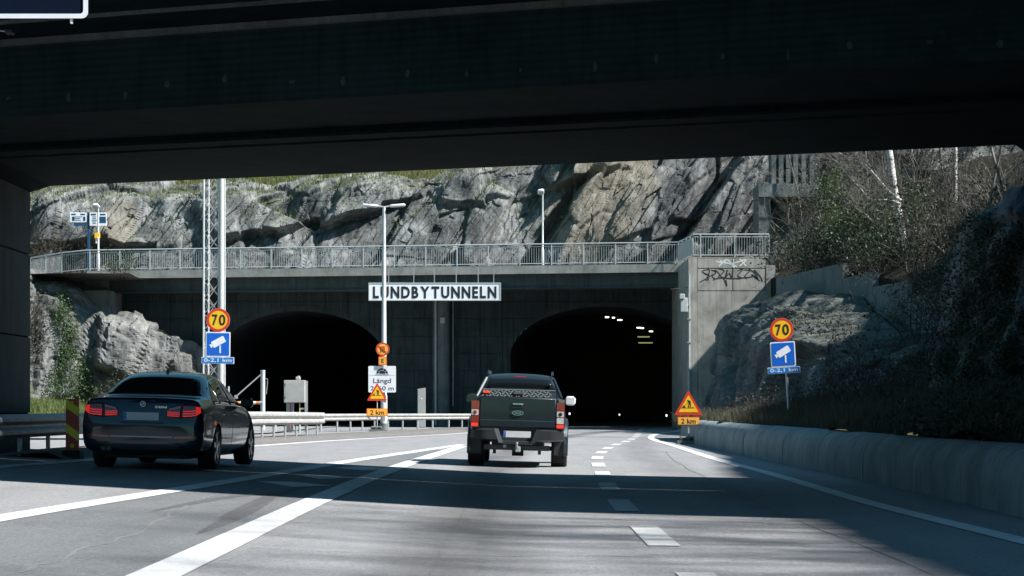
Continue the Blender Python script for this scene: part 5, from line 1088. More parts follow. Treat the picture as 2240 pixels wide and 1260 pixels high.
# ---------------------------------------------------------------- grey pickup
def make_pickup():
    X0, Y0 = PX(1129, 43), 43.0; t_ = thing('pickup_truck', 'dark grey double cab pickup truck with tread plate lid driving ahead', 'pickup truck', (X0, Y0, G(X0, Y0 + 1.2)), 0); t_.rotation_euler = (0, R(1.6), R(-1.2))
    def sec(y, w, b, tp, rnd_=.05): return (y, [(0, b), (.7 * w, b), (.93 * w, b + .03), (.985 * w, b + .12), (w, .86), (w * 1.0, .98), (.985 * w, 1.12), (.955 * w, tp - .07), (.92 * w, tp - .012), (.80 * w, tp), (.4 * w, tp), (0, tp)])
    S = [sec(.10, .80, .62, 1.315), sec(.115, .855, .56, 1.33), sec(.16, .885, .52, 1.335), sec(.3, .90, .48, 1.338), sec(1.0, .905, .46, 1.338), sec(1.8, .905, .44, 1.338), sec(2.6, .905, .44, 1.30), sec(3.4, .905, .44, 1.25), sec(3.9, .90, .44, 1.2), sec(4.8, .87, .48, 1.1), sec(5.15, .80, .52, 1.0), sec(5.25, .66, .6, .9)]
    cut = MB()
    for yw in (1.22, 4.44):
        for s_ in (-1, 1): cut.tube([(s_ * .6, yw, .40), (s_ * 1.2, yw, .40)], .46, 36)
    sm = evaluated(loft(S).mesh('b'), 2); sk = Skin(sm); MB().build('body', M['grey_paint'], t_, False, 38, me=evaluated(sm, 0, cut.mesh('c')))
    C = lambda y, h, wt, wb, z0=1.28: (y, [(0, z0), (wb * .6, z0), (wb, z0), (wb, z0 + .05), (wb - (wb - wt) * .45, z0 + (h - z0) * .45), (wt + .03, h - .10), (wt, h - .045), (wt - .12, h - .008), (wt * .4, h + .012), (0, h + .018)])
    K = [C(1.66, 1.50, .76, .80), C(1.69, 1.64, .725, .815), C(1.80, 1.745, .685, .82), C(2.0, 1.79, .67, .82), C(2.6, 1.805, .665, .82), C(3.1, 1.77, .66, .82), C(3.5, 1.6, .68, .82, 1.22), C(3.95, 1.28, .74, .82, 1.12), C(4.05, 1.2, .76, .80, 1.05)]
    cm = evaluated(loft(K).mesh('k'), 2); ck_ = Skin(cm); MB().build('cab', M['grey_paint'], t_, False, 45, me=cm)
    ck_.patch([(-.70, 1.345), (0, 1.345), (.70, 1.345)], [(-.60, 1.695), (0, 1.715), (.60, 1.695)], 'rear', .006, 8, 16).build('rear_window', M['glass'], t_, False, 180)
    ck_.patch([(-.12, 1.735), (.12, 1.735)], [(-.12, 1.752), (.12, 1.752)], 'rear', .008, 2, 6).build('high_brake_lamp', M['lamp_dark'], t_, False)
    for ax_ in ('right', 'left'):
        ck_.patch([(1.85, 1.35), (2.6, 1.35)], [(1.95, 1.65), (2.6, 1.68)], ax_, .006, 5, 8).build('side_window', M['glass'], t_, False, 180); ck_.patch([(2.68, 1.34), (3.6, 1.33)], [(2.68, 1.68), (3.2, 1.62)], ax_, .006, 5, 8).build('side_window', M['glass'], t_, False, 180)
    for s_ in (-1, 1):
        MB().tube([(s_ * .63, 1.85, 1.765), (s_ * .63, 1.95, 1.83), (s_ * .625, 2.2, 1.845), (s_ * .62, 3.0, 1.84), (s_ * .62, 3.15, 1.78)], .02, 8).build('roof_rail', M['grey_paint'], t_, False, 60)
        MB().tube([(s_ * .655, 1.64, 1.70), (s_ * .71, 1.50, 1.58), (s_ * .79, 1.28, 1.40), (s_ * .82, 1.2, 1.33)], .028, 8).build('sport_bar', M['cheek'] if s_ < 0 else M['grey_paint'], t_, False, 60)
        m_ = MB().box((s_ * 1.0, 3.35, 1.30), (.21, .13, .185), None, .045).build('door_mirror', M['mirror_lit'] if s_ > 0 else M['grey_paint'], t_, False, 50); MB().box((s_ * 1.0, 3.283, 1.30), (.17, .008, .145), None, .003).build('mirror_glass', M['mirror_lit'] if s_ > 0 else M['glass'], m_, False); MB().box((s_ * .885, 3.37, 1.25), (.09, .06, .05)).build('mirror_arm', M['plastic_dark'], m_, False)
        # wheel arch flares
        for yw in (1.22, 4.44):
            b = MB(); rows = []
            for k in range(25):
                a_ = R(-12 + 204 * k / 24); c, n = math.cos(a_), math.sin(a_); rows.append([(s_ * q, yw + r * c, .40 + r * n) for q, r in ((.84, .455), (.955, .46), (.965, .485), (.95, .535), (.885, .56))])
            b.grid(rows).build('wheel_flare', M['grey_paint'], t_, False, 40)
        wheel(t_, s_ * .80, 1.22, .385, .30, s_, 6, True); wheel(t_, s_ * .80, 4.44, .385, .30, s_, 6, True)
        MB().box((s_ * .83, .70, .42), (.27, .015, .36), None, .004).build('mud_flap', M['plastic_dark'], t_, False)
        # tail lamps: stacked red / clear / red lenses
        x = s_ * .805; H = MB().prism(rr(x, 1.0, .155, .50, .02), .075, .2).build('tail_lamp', M['lamp_dark'], t_, False)
        MB().prism(rr(x, 1.165, .13, .14, .015), .068, .0745).build('red_lens', M['lamp_dark'], H, False); MB().prism(rr(x, 1.03, .13, .105, .015), .066, .0745).build('clear_lens', M['lamp_clear'], H, False); MB().prism(circ(x, 1.03, .035, 16), .061, .0655).build('bulb', M['lamp_dark'] if s_ < 0 else M['glass'], H, False)
        MB().prism(rr(x, .905, .13, .11, .015), .068, .0745).build('lower_lens', M['lamp_dark'] if s_ < 0 else M['lamp_clear'], H, False); MB().prism(rr(x, .80, .13, .06, .012), .068, .0745).build('red_lens', M['lit_red'] if True else M['lamp_red'], H, False)
        MB().prism(rr(x + s_ * .02, 1.28, .12, .06, .02), .085, .2).build('lamp_shoulder', M['cheek'] if s_ > 0 else M['grey_paint'], t_, False)
    # tailgate with pressed lower half
    tg = MB().box((0, .105, 1.045), (1.44, .07, .565), None, .018).build('tailgate', M['grey_paint'], t_, False, 40); MB().add([(-.70, .066, .90), (.70, .066, .90), (.70, .052, .885), (-.70, .052, .885), (-.70, .052, .775), (.70, .052, .775), (.70, .066, .765), (-.70, .066, .765), (-.70, .09, .90), (.70, .09, .90), (.70, .09, .765), (-.70, .09, .765)], [(0, 1, 2, 3), (3, 2, 5, 4), (4, 5, 6, 7), (0, 8, 9, 1), (6, 10, 11, 7), (0, 3, 4, 7, 11, 8), (1, 9, 10, 6, 5, 2)]).build('tailgate_step', M['grey_paint'], tg, False)
    MB().prism(rr(0, 1.185, .235, .085, .02), .058, .085).build('handle_recess', M['plastic_dark'], tg, False); MB().box((0, .056, 1.205), (.2, .022, .03), None, .006).build('handle', M['chrome'], tg, False); MB().ring(rr(0, 1.185, .25, .1, .025), rr(0, 1.185, .225, .078, .02), .055, .068).build('handle_surround', M['grey_paint'], tg, False)
    em = MB().prism(ell(0, 1.035, .11, .045), .052, .085).build('emblem', M['chrome'], tg, False); MB().prism(ell(0, 1.035, .1, .037), .0475, .0515).build('emblem_field', mat('emblem_navy', (.01, .03, .08), .25, coat=1), em, False); text_part('Ford', 0, 1.035, .11, .034, .0475, M['chrome'], em, .01)
    # tread plate lid: lip with raised bars
    lid = MB().add([(-.72, .13, 1.335), (.72, .13, 1.335), (.69, .20, 1.465), (-.69, .20, 1.465), (-.72, 1.6, 1.34), (.72, 1.6, 1.34), (.69, 1.6, 1.475), (-.69, 1.6, 1.475)], [(0, 1, 2, 3), (3, 2, 6, 7), (0, 3, 7, 4), (1, 5, 6, 2), (4, 7, 6, 5)]).build('load_lid', mat('lid_aluminium', (.05, .06, .062), .4, .8, .15, 20), t_, False)
    tb = MB(); nrm = Matrix.Rotation(math.atan2(.07, .13), 3, 'X')
    for j in range(3):
        for k in range(19):
            u = -.67 + 1.32 * (k + (.5 if j % 2 else 0)) / 19; v = (j + .5) / 3; q = Vector((u * (1 - .04 * v), .13 + .07 * v - .004, 1.335 + .13 * v)); tb.box(q, (.058, .014, .018), nrm.inverted() @ Matrix.Rotation(R(40 if (j + k) % 2 else -40), 3, 'Y'))
    tag(tb.build('tread_bars', M['tread'], lid, False), kind='stuff'); MB().tube([(-.7, .195, 1.47), (.7, .195, 1.47)], .012, 8).build('lid_edge', M['tread'], lid, False)
    MB().box((0, .15, 1.40), (.2, .05, .06), Matrix.Rotation(-.5, 3, 'X'), .01).build('lid_handle', M['plastic_dark'], lid, False); MB().box((-.60, .145, 1.415), (.13, .02, .05), Matrix.Rotation(-.5, 3, 'X'), .004).build('reflector', mat('orange_red', (.6, .06, .02), .3), lid, False)
    # step bumper with dropped plate pocket
    prof = lambda z0, z1, d: [(d, z0), (d - .05, z0 + .03), (d - .05, z1 - .03), (d, z1), (d + .12, z1), (d + .12, z0)]
    for s_ in (-1, 1):
        b = MB(); rows = []
        for k in range(9):
            q = k / 8; x = s_ * (.36 + .52 * q); d = .05 + .16 * q ** 4; z0 = .50 + .02 * q; z1 = .735; rows.append([(x, yy, zz) for yy, zz in prof(z0, z1, d)] + [(x, d, z0)])
        b.grid(rows); b.f += [tuple(range(6)), tuple(8 * 7 + i for i in range(6))]; b.build('bumper', M['plastic_dark'] if False else M['bumper_m'], t_, False, 35)
        MB().add([(s_ * .36, 0.0, .735), (s_ * .44, 0, .735), (s_ * .34, -.005, .47), (s_ * .26, -.005, .47), (s_ * .36, .08, .735), (s_ * .44, .08, .735), (s_ * .34, .08, .47), (s_ * .26, .08, .47)], [(0, 1, 2, 3), (4, 7, 6, 5), (0, 4, 5, 1), (2, 6, 7, 3), (0, 3, 7, 4), (1, 5, 6, 2)]).build('bumper_cheek', M['cheek'] if s_ < 0 else M['bumper_m'], t_, False)
    MB().bb(-.30, .30, .02, .12, .44, .51, .015).build('bumper_step', M['bumper_m'], t_, False); MB().bb(-.4, .4, .10, .16, .5, .76).build('plate_pocket', M['plastic_dark'], t_, False)
    plate_part(t_, 0, .03, .635, .52, .118)
    MB().bb(-.62, .62, .2, .32, .33, .43, .01).build('tow_beam', M['dark_steel'], t_, False); MB().tube([(.0, .2, .40), (0, .0, .38), (0, -.05, .41), (0, -.05, .46)], .02, 10).build('tow_bar', M['galv'], t_, False, 50); MB().tube([(0, -.05, .455), (0, -.05, .49)], .025, 12).build('tow_ball', M['galv'], t_, False, 50); MB().box((.02, .1, .36), (.1, .14, .12), None, .01).build('tow_bracket', M['galv'], t_, False); MB().box((-.23, .18, .405), (.07, .05, .06), None, .01).build('tow_socket', M['galv'], t_, False)
    MB().tube([(-.75, 1.22, .36), (.75, 1.22, .36)], .045, 10).build('rear_axle', M['dark_steel'], t_, False, 50); MB().tube([(-.11, 1.22, .34), (.11, 1.22, .34)], .14, 14).build('differential', M['dark_steel'], t_, False, 50)
    MB().bb(-.5, .5, .9, 4.6, .40, .5).build('chassis_frame', M['dark_steel'], t_, False); MB().tube([(.45, .35, .37), (.45, 1.0, .37)], .032, 10).build('exhaust_pipe', M['galv'], t_, False, 50)
    for q in (-.45, .42): MB().bb(q - .03, q + .03, 1.1, 1.2, .24, .4).build('spring_bracket', M['dark_steel'], t_, False)
    return t_
M['cheek'] = mat('satin_cheek', (.16, .17, .17), .4, .3); M['mirror_lit'] = mat('mirror_lit', (.62, .65, .67), .3, .1)  # right mirror's bright lit look is put into its colour
M['bumper_m'] = mat('bumper_black', (.022, .025, .028), .35, .1, .15, 8, coat=.4, coatr=.2)
make_pickup()
# ================================================================ vegetation
def segs_mesh(name, segs, mt, parent):
    a = np.array([(*s[0], *s[1], s[2], s[3]) for s in segs]); p0, p1 = a[:, :3], a[:, 3:6]; d = p1 - p0; d /= np.linalg.norm(d, axis=1)[:, None] + 1e-9
    u = np.cross(d, np.where(np.abs(d[:, 2:3]) < .9, np.array([[0, 0, 1.]]), np.array([[1., 0, 0]]))); u /= np.linalg.norm(u, axis=1)[:, None] + 1e-9; v = np.cross(d, u)
    vs = []
    for p, r in ((p0, a[:, 6]), (p1, a[:, 7])):
        for k in range(3): q = 2 * math.pi * k / 3; vs.append(p + (u * math.cos(q) + v * math.sin(q)) * r[:, None])
    V = np.stack(vs, 1).reshape(-1, 3); n = len(a); b = np.arange(n)[:, None] * 6
    F_ = np.concatenate([b + np.array([[k, (k + 1) % 3, 3 + (k + 1) % 3, 3 + k]]) for k in range(3)], 0)
    return npmesh(name, V, F_, mt, parent, True)
def leaves_mesh(name, pts, size, mt, parent, rng, updown=.0, nrm=None, asp=.55):
    pts = np.asarray(pts); n = len(pts); d = rng.normal(size=(n, 3)); d[:, 2] += updown; d /= np.linalg.norm(d, axis=1)[:, None]
    e = rng.normal(size=(n, 3))
    if nrm is not None: e = np.cross(d, np.asarray(nrm) + rng.normal(size=(n, 3)) * .45)
    else: e = np.cross(d, e)
    e /= np.linalg.norm(e, axis=1)[:, None] + 1e-9; s = size * rng.uniform(.55, 1.3, (n, 1))
    V = np.stack([pts - d * s, pts + e * s * asp, pts + d * s, pts - e * s * asp], 1).reshape(-1, 3)
    return npmesh(name, V, np.arange(n * 4).reshape(-1, 4), mt, parent)
def leaf_mat(name, c, var=.5, trans=.25):
    m, nt_, b = newmat(name); t = NT(nt_); b.inputs['Roughness'].default_value = .55; b.inputs['Specular IOR Level'].default_value = .3
    f = t.noise(t.co(), 2.2, 5, .7); f2 = t.noise(t.co(), 16, 2, .8); k = lambda q: tuple(min(1, v * q) for v in c)
    cc = t.ramp(f, [(.3, k(1 - var)), (.7, k(1 + var))]); cc = t.mix(t.mr(f2, .35, .7, 0, .6), cc, k(1.7)); t.l(cc, b.inputs['Base Color'])
    tr = t.n('ShaderNodeBsdfTranslucent'); t.l(cc, tr.inputs[0]); mx_ = t.n('ShaderNodeMixShader'); mx_.inputs[0].default_value = trans; out = nt_.nodes['Material Output']
    t.l(b.outputs[0], mx_.inputs[1]); t.l(tr.outputs[0], mx_.inputs[2]); t.l(mx_.outputs[0], out.inputs[0]); return m
M['ivy'] = leaf_mat('ivy_leaf', (.015, .027, .011)); M['bush_leaf'] = leaf_mat('spring_leaf', (.038, .06, .02)); M['pale_leaf'] = leaf_mat('pale_leaf', (.13, .145, .08)); M['moss_leaf'] = leaf_mat('olive_leaf', (.036, .035, .019))
M['grass'] = leaf_mat('grass_blade', (.08, .105, .03)); M['ivy_sun'] = leaf_mat('ivy_leaf_lit', (.042, .075, .026)); M['dry_grass'] = leaf_mat('dry_grass', (.05, .049, .03))  # ivy_sun: lit copy of the ivy, sunlight put into the leaf colour
M['twig'] = mat('twig_bark', (.045, .04, .034), .9, 0, .4, 3); M['twig_pale'] = mat('pale_twig', (.10, .092, .08), .9, 0, .35, 3); M['bark'] = mat('grey_bark', (.14, .125, .105), .9, 0, .4, 6, .5, 20)
def birch_mat():
    m, nt_, b = newmat('birch_bark'); t = NT(nt_); b.inputs['Roughness'].default_value = .8
    f = t.noise(t.co((.8, .8, 5)), 1.8, 6, .75); f2 = t.noise(t.co(), 2, 4); c = t.ramp(f, [(.38, (.06, .055, .05)), (.46, (.5, .48, .45)), (.7, (.62, .60, .57))]); c = t.mix(t.mr(f2, .52, .7, 0, .6), c, (.2, .18, .16)); t.l(c, b.inputs['Base Color']); t.bump(f, b, .4, .02); return m
M['birch'] = birch_mat()
def grow(rng, p, d, ln, r, depth, out, kink=.28, split=(2, 4), taper=.62, up=.12, nseg=4, lenf=.62):
    p = Vector(p); d = Vector(d).normalized(); sl = ln / nseg; nodes = []
    for i in range(nseg):
        d = (d + Vector(rng.normal(size=3)) * kink * .5 + Vector((0, 0, up * .4))).normalized(); q = p + d * sl; r2 = max(.0015, r * (1 - (1 - taper) / nseg))
        out.append((p[:], q[:], r, r2)); p = q; r = r2; nodes.append((p.copy(), d.copy(), r))
    if depth > 0:
        for _ in range(int(rng.integers(split[0], split[1] + 1))):
            k = int(rng.integers(max(0, nseg // 3), nseg)); c, dd, rr_ = nodes[k]; side = Vector(rng.normal(size=3)); side = (side - dd * side.dot(dd)).normalized()
            grow(rng, c, dd * .65 + side * rng.uniform(.5, 1.0), ln * lenf * rng.uniform(.7, 1.15), rr_ * .62, depth - 1, out, kink, split, taper, up, max(3, nseg - 1), lenf)
def tree(name, label, base, h, r, seed, mt, lean=(0, 0), cat='tree', depth=4, leaf=None, nleaf=0, lsize=.06, group=None, split=(3, 5), lenf=.55, thr=.022, start=None):
    rng = np.random.default_rng(seed); t_ = thing(name, label, cat, base, 0, group); segs = []
    b = Vector(base); grow(rng, b - Vector((0, 0, .3)), Vector((lean[0], lean[1], 1)), h, r, depth, segs, .16, split, .5, .14, 7, lenf)
    big = [s for s in segs if s[2] >= thr]; small = [s for s in segs if s[2] < thr]
    tb = MB()
    for s in big: tb.tube([s[0], s[1]], [s[2], s[3]], 7, False)
    tb.build('trunk', mt, t_, smooth=60)
    if small: 
        c = segs_mesh('crown', small, M['twig_pale'] if mt is M['birch'] else M['twig'], t_)
        if nleaf:
            e = np.array([s[1] for s in small]); pts = e[rng.integers(0, len(e), nleaf)] + rng.normal(size=(nleaf, 3)) * .12; leaves_mesh('leaves', pts, lsize, leaf, c, rng)
    return t_
def bush(label, base, h, spread, seed, nst, leaf, nleaf, lsize, twig=None, group=None, depth=3, name='bush'):
    rng = np.random.default_rng(seed); t_ = thing(name, label, 'bush', base, 0, group); segs = []
    for _ in range(nst):
        a_ = rng.uniform(0, 6.28); q = Vector(base) + Vector((math.cos(a_) * spread * rng.uniform(0, .45), math.sin(a_) * spread * rng.uniform(0, .45), -.15))
        grow(rng, q, Vector((math.cos(a_) * spread / h * .9, math.sin(a_) * spread / h * .9, 1)), h * rng.uniform(.45, .8), .022 * h / 2.5 + .006, depth, segs, .38, (2, 4), .5, .08, 4, .6)
    s_ = segs_mesh('stems', segs, twig or M['twig'], t_)
    if nleaf:
        e = np.array([s[1] for s in segs if s[2] < .02]); pts = e[rng.integers(0, len(e), nleaf)] + rng.normal(size=(nleaf, 3)) * .16; leaves_mesh('foliage', pts, lsize, leaf, t_, rng)
    return t_
def bvh(names):
    V = []; P_ = []
    for o in bpy.data.objects:
        if o.type == 'MESH' and o.name.split('.')[0] in names:
            n = len(V); V += [v.co.copy() for v in o.data.vertices]; P_ += [tuple(n + i for i in p.vertices) for p in o.data.polygons]
    return BVHTree.FromPolygons(V, P_)
TR = bvh(('rock_outcrop', 'verge_bank', 'grassy_bank', 'wooded_slope', 'rock_face', 'hillside', 'footpath_shelf'))
EYE = Vector((0, 0, CAMH))
def seen(px, py):
    d = (P(px, py, 100) - EYE).normalized(); return TR.ray_cast(EYE + d * 5, d)
def ground_at(x, y, top=60):
    h = TR.ray_cast(Vector((x, y, top)), Vector((0, 0, -1))); return h[0] if h[0] else Vector((x, y, 0))
def creeper(label, region, n, lsize, seed, mt, name='ivy', clump=.18, group=None, drop=.5):
    """ivy: leaves hugging the rock, grown from anchor points on its surface, with hanging stems"""
    rng = np.random.default_rng(seed); pts = []; nr = []; segs = []; base = None
    xs_ = [p[0] for p in region]; ys_ = [p[1] for p in region]
    def inside(x, y):
        c = False
        for (x0, y0), (x1, y1) in zip(region, region[1:] + region[:1]):
            if (y0 > y) != (y1 > y) and x < (x1 - x0) * (y - y0) / (y1 - y0) + x0: c = not c
        return c
    tries = 0
    while len(pts) < n and tries < n * 6:
        tries += 1; x, y = rng.uniform(min(xs_), max(xs_)), rng.uniform(min(ys_), max(ys_))
        if not inside(x, y): continue
        h = seen(x, y)
        if h[0] is None: continue
        nn = h[1] if h[1].dot(EYE - h[0]) > 0 else -h[1]
        if base is None or h[0].z < base.z: base = h[0].copy()
        m = int(rng.integers(5, 12))
        for _ in range(m): pts.append(h[0] + nn * abs(rng.normal()) * clump * .5 + Vector(rng.normal(size=3)) * clump); nr.append(nn + Vector((0, 0, .5)))
        if rng.uniform() < .25: segs.append((h[0] + nn * .05, h[0] + nn * .08 + Vector((rng.normal() * .1, 0, -rng.uniform(.2, drop))), .008, .004))
    t_ = thing(name, label, 'plant', base, 0, group); leaves_mesh('leaves', pts, lsize, mt, t_, rng, -.3, nr)
    if segs: tag(segs_mesh('stems', segs, M['twig'], t_), kind='stuff')
    return t_
creeper('ivy climbing the upper half of the pale rock left of the sedan', [(122, 650), (140, 620), (152, 690), (170, 735), (158, 790), (128, 800), (136, 740), (116, 700)], 3200, .055, 1, M['ivy_sun'], clump=.2)
creeper('ivy and grass spilling over the foot of the left rock', [(128, 790), (165, 770), (196, 800), (222, 850), (190, 880), (80, 880), (104, 840)], 4200, .055, 11, M['ivy_sun'], clump=.24)
creeper('dark creeper on the shaded rock next to the left pier', [(52, 650), (90, 640), (105, 720), (80, 800), (52, 790)], 1500, .06, 2, M['moss_leaf'])
creeper('thick dark ivy covering the near rock shoulder at the right edge', [(2075, 430), (2130, 445), (2240, 520), (2240, 960), (1950, 950), (1930, 800), (1960, 690), (2020, 610)], 20000, .042, 3, M['ivy'], clump=.11)
creeper('sparse moss and ferns on the sloping outcrop below the stepped wall', [(1680, 680), (1820, 690), (1900, 760), (1760, 740)], 900, .06, 4, M['moss_leaf'])
# grass and weeds (stuff)
def blades(name, label, pts, hgt, mt, seed, wd=.012):
    rng = np.random.default_rng(seed); p = np.asarray(pts); n = len(p); a_ = rng.uniform(0, 6.28, n); h = hgt * rng.uniform(.4, 1.3, n); ln = rng.normal(size=(n, 2)) * .35
    s = np.stack([np.cos(a_), np.sin(a_), 0 * a_], 1) * wd; top = p + np.stack([ln[:, 0] * h, ln[:, 1] * h, h], 1); mid = p + np.stack([ln[:, 0] * h * .3, ln[:, 1] * h * .3, h * .55], 1)
    V = np.stack([p - s, p + s, mid + s * .7, mid - s * .7, top], 1).reshape(-1, 3); b = np.arange(n)[:, None] * 5
    F_ = np.concatenate([b + np.array([[0, 1, 2, 3]]), b + np.array([[3, 2, 4, 4]])], 0)
    q = np.concatenate([b + np.array([[0, 1, 2]]), b + np.array([[0, 2, 3]]), b + np.array([[3, 2, 4]])], 0)
    return tag(npmesh(name, V, q, mt), label, name.replace('_', ' '), kind='stuff')
def scatter(n, seed, fx_, fy_, jit=.0):
    rng = np.random.default_rng(seed); o = []
    for _ in range(n):
        x, y = fx_(rng), fy_(rng); h = TR.ray_cast(Vector((x, y, 60)), Vector((0, 0, -1)))
        if h[0] and h[1].z > .35 and not (x > 6 and 74 < y < 90 and h[0].z > 1.7): o.append(h[0][:])
    return o
blades('verge_weeds', 'dry brown weeds and grass along the top of the right barrier', scatter(26000, 5, lambda r: 6.15 + abs(r.normal()) * 1.8, lambda r: r.uniform(24, 88)), .3, M['dry_grass'], 5, .006)
blades('bank_grass', 'long green grass on the bank below the left rock', scatter(16000, 6, lambda r: r.uniform(-32, -17), lambda r: r.uniform(92, 121)), .45, M['grass'], 6, .014)
blades('hill_grass', 'short spring grass on the ledge above the cliff', scatter(26000, 7, lambda r: r.uniform(-32, 8), lambda r: r.uniform(138, 160)), .35, M['grass'], 7, .02)
blades('path_weeds', 'tufts of dry weeds along the foot of the cliff', scatter(5000, 8, lambda r: r.uniform(-32, 16), lambda r: r.uniform(129, 137.5)), .3, M['dry_grass'], 8, .012)
# trees on the left hill
rng = np.random.default_rng(77)
left = [(84, 146, 9, .16, 'birch'), (118, 150, 8, .09, 'bark'), (150, 148, 8, .08, 'bark'), (193, 145, 8, .09, 'birch'), (232, 152, 9, .09, 'bark'), (262, 150, 8, .08, 'bark'), (300, 154, 9, .1, 'bark'), (345, 152, 8, .08, 'bark'), (400, 156, 9, .09, 'bark'), (64, 150, 8, .08, 'bark')]
ordn = ['pale birch trunk standing at far left beside the pier', 'second bare tree from the pier on the left hill', 'third bare tree from the pier on the left hill', 'slim white birch above the blue signpost', 'bare tree right above the left path lamp', 'bare tree between the left path lamp and the yellow rock slab', 'bare tree on the ledge above the yellow rock slab', 'bare tree above the rock left of the lattice mast', 'bare tree just left of the lattice mast top', 'thin bare tree at the far left edge above the rail end']
for k, (px, D, h, r, mt) in enumerate(left):
    x = PX(px, D); tree('bare_tree', ordn[k], ground_at(x, D), h, r, 100 + k, M[mt], (rng.uniform(-.12, .12), 0), depth=4, group='bare trees on the left hill', split=(3, 5))
for k, (px, D, h, sp, nl) in enumerate(((75, 141, 3.0, 1.8, 500), (120, 143, 3.2, 2.0, 600), (175, 144, 2.8, 2.2, 500), (240, 145, 2.6, 2.2, 400), (320, 147, 2.2, 2.2, 300), (420, 148, 2, 2, 300), (530, 148, 1.2, 1.6, 200), (827, 146, .9, .5, 60), (66, 135.5, 3.4, 1.6, 500), (100, 136, 4.0, 1.8, 600), (142, 136.5, 3.0, 1.6, 500), (205, 137, 2.0, 1.2, 300))):
    x = PX(px, D); bush(['brown thicket at far left above the guard rail end', 'brown thicket left of the blue signpost', 'twiggy thicket behind the blue signpost', 'twiggy thicket above the left path lamp', 'low thicket on the ledge over the yellow slab', 'low thicket left of the lattice mast on the ledge', 'low grey shrub right of the lattice mast on the ledge', 'tiny dark shrub alone on the grass above the cliff', 'tall brown bush right behind the left end of the railing', 'tall brown bush on the path left of the blue panels', 'brown bush below the left blue panel', 'low brown bush at the foot of the left path lamp'][k], ground_at(x, D), h, sp, 200 + k, 14, M['moss_leaf'], nl, .07, group='thickets on the left hill')
bush('leafless shrub at the foot of the pale left rock', ground_at(PX(290, 118), 118), 2.4, 1.3, 300, 14, M['bush_leaf'], 900, .05, M['twig_pale'])
bush('small green shrub on top of the left outcrop beside the abutment', ground_at(PX(262, 124), 124.5), 1.3, .8, 301, 10, M['bush_leaf'], 700, .05)
# wooded slope on the right
tree('birch_tree', 'white birch trunk leaning above the stepped wall on the right slope', ground_at(PX(1978, 101), 101), 10, .19, 31, M['birch'], (-.10, 0), depth=4, split=(3, 4))
# its long side boughs
def bough(par_label, pts, D, r, mt):
    t_ = thing('birch_bough', par_label, 'branch', P(*pts[0], D)); c = catmull([P(a_, b__, D) for a_, b__ in pts], 6); n = len(c); MB().tube(c, [r * (1 - .75 * i / (n - 1)) for i in range(n)], 7).build('limb', mt, t_, smooth=60)
    rng = np.random.default_rng(int(pts[0][0])); segs = []
    for i in range(3, n):
        for _ in range(2): grow(rng, c[i], Vector((rng.normal() * .6 - .3, rng.normal() * .4, .6 + rng.uniform(0, .5))), rng.uniform(.6, 1.6), .016, 2, segs, .3)
    segs_mesh('twigs', segs, M['twig_pale'], t_)
bough('long pale bough rising to the left from the birch on the right slope', [(1972, 440), (1945, 420), (1915, 385), (1890, 360), (1845, 340), (1830, 330)], 100.6, .075, M['birch'])
bough('crooked pale lower bough reaching left from the birch on the right slope', [(1970, 447), (1945, 438), (1905, 436), (1880, 410), (1860, 388), (1840, 365), (1828, 350)], 100.4, .055, M['birch'])
bough('thin pale bough low in the bushes below the birch', [(1975, 485), (1945, 492), (1915, 490), (1895, 470), (1870, 455)], 99.5, .04, M['birch'])
slope = [(1925, 120, 9, .07, 'twig_pale'), (1905, 118, 9, .06, 'bark'), (1935, 122, 9, .06, 'bark'), (2090, 105, 10, .1, 'birch'), (2195, 80, 8, .09, 'birch'), (2030, 125, 10, .08, 'bark'), (2140, 86, 8, .06, 'bark'), (1850, 126, 9, .07, 'bark'), (1800, 128, 9, .07, 'bark'), (1760, 130, 8, .06, 'bark'), (2060, 130, 11, .09, 'bark'), (2000, 134, 11, .09, 'bark'), (2230, 82, 8, .07, 'bark')]
sl = ['slender pale stem just left of the white birch', 'second slender stem left of the white birch', 'slender stem touching the white birch', 'white trunk right of the main birch', 'white trunk at the top right corner above the near rock', 'bare tree directly right of the main birch', 'bare tree between the two right hand white trunks', 'bare tree midway between the concrete frame and the birch', 'bare tree to the right of the concrete frame', 'bare tree growing against the concrete frame', 'tall bare tree behind the bushes right of the birch', 'tall bare tree high behind the main birch', 'bare tree at the right edge behind the near rock']
for k, (px, D, h, r, mt) in enumerate(slope): tree('bare_tree', sl[k], ground_at(PX(px, D), D), h, r, 400 + k, M[mt], (rng.uniform(-.15, .15), 0), depth=4, group='bare trees on the right slope', split=(3, 5), leaf=M['moss_leaf'], nleaf=700, lsize=.06)
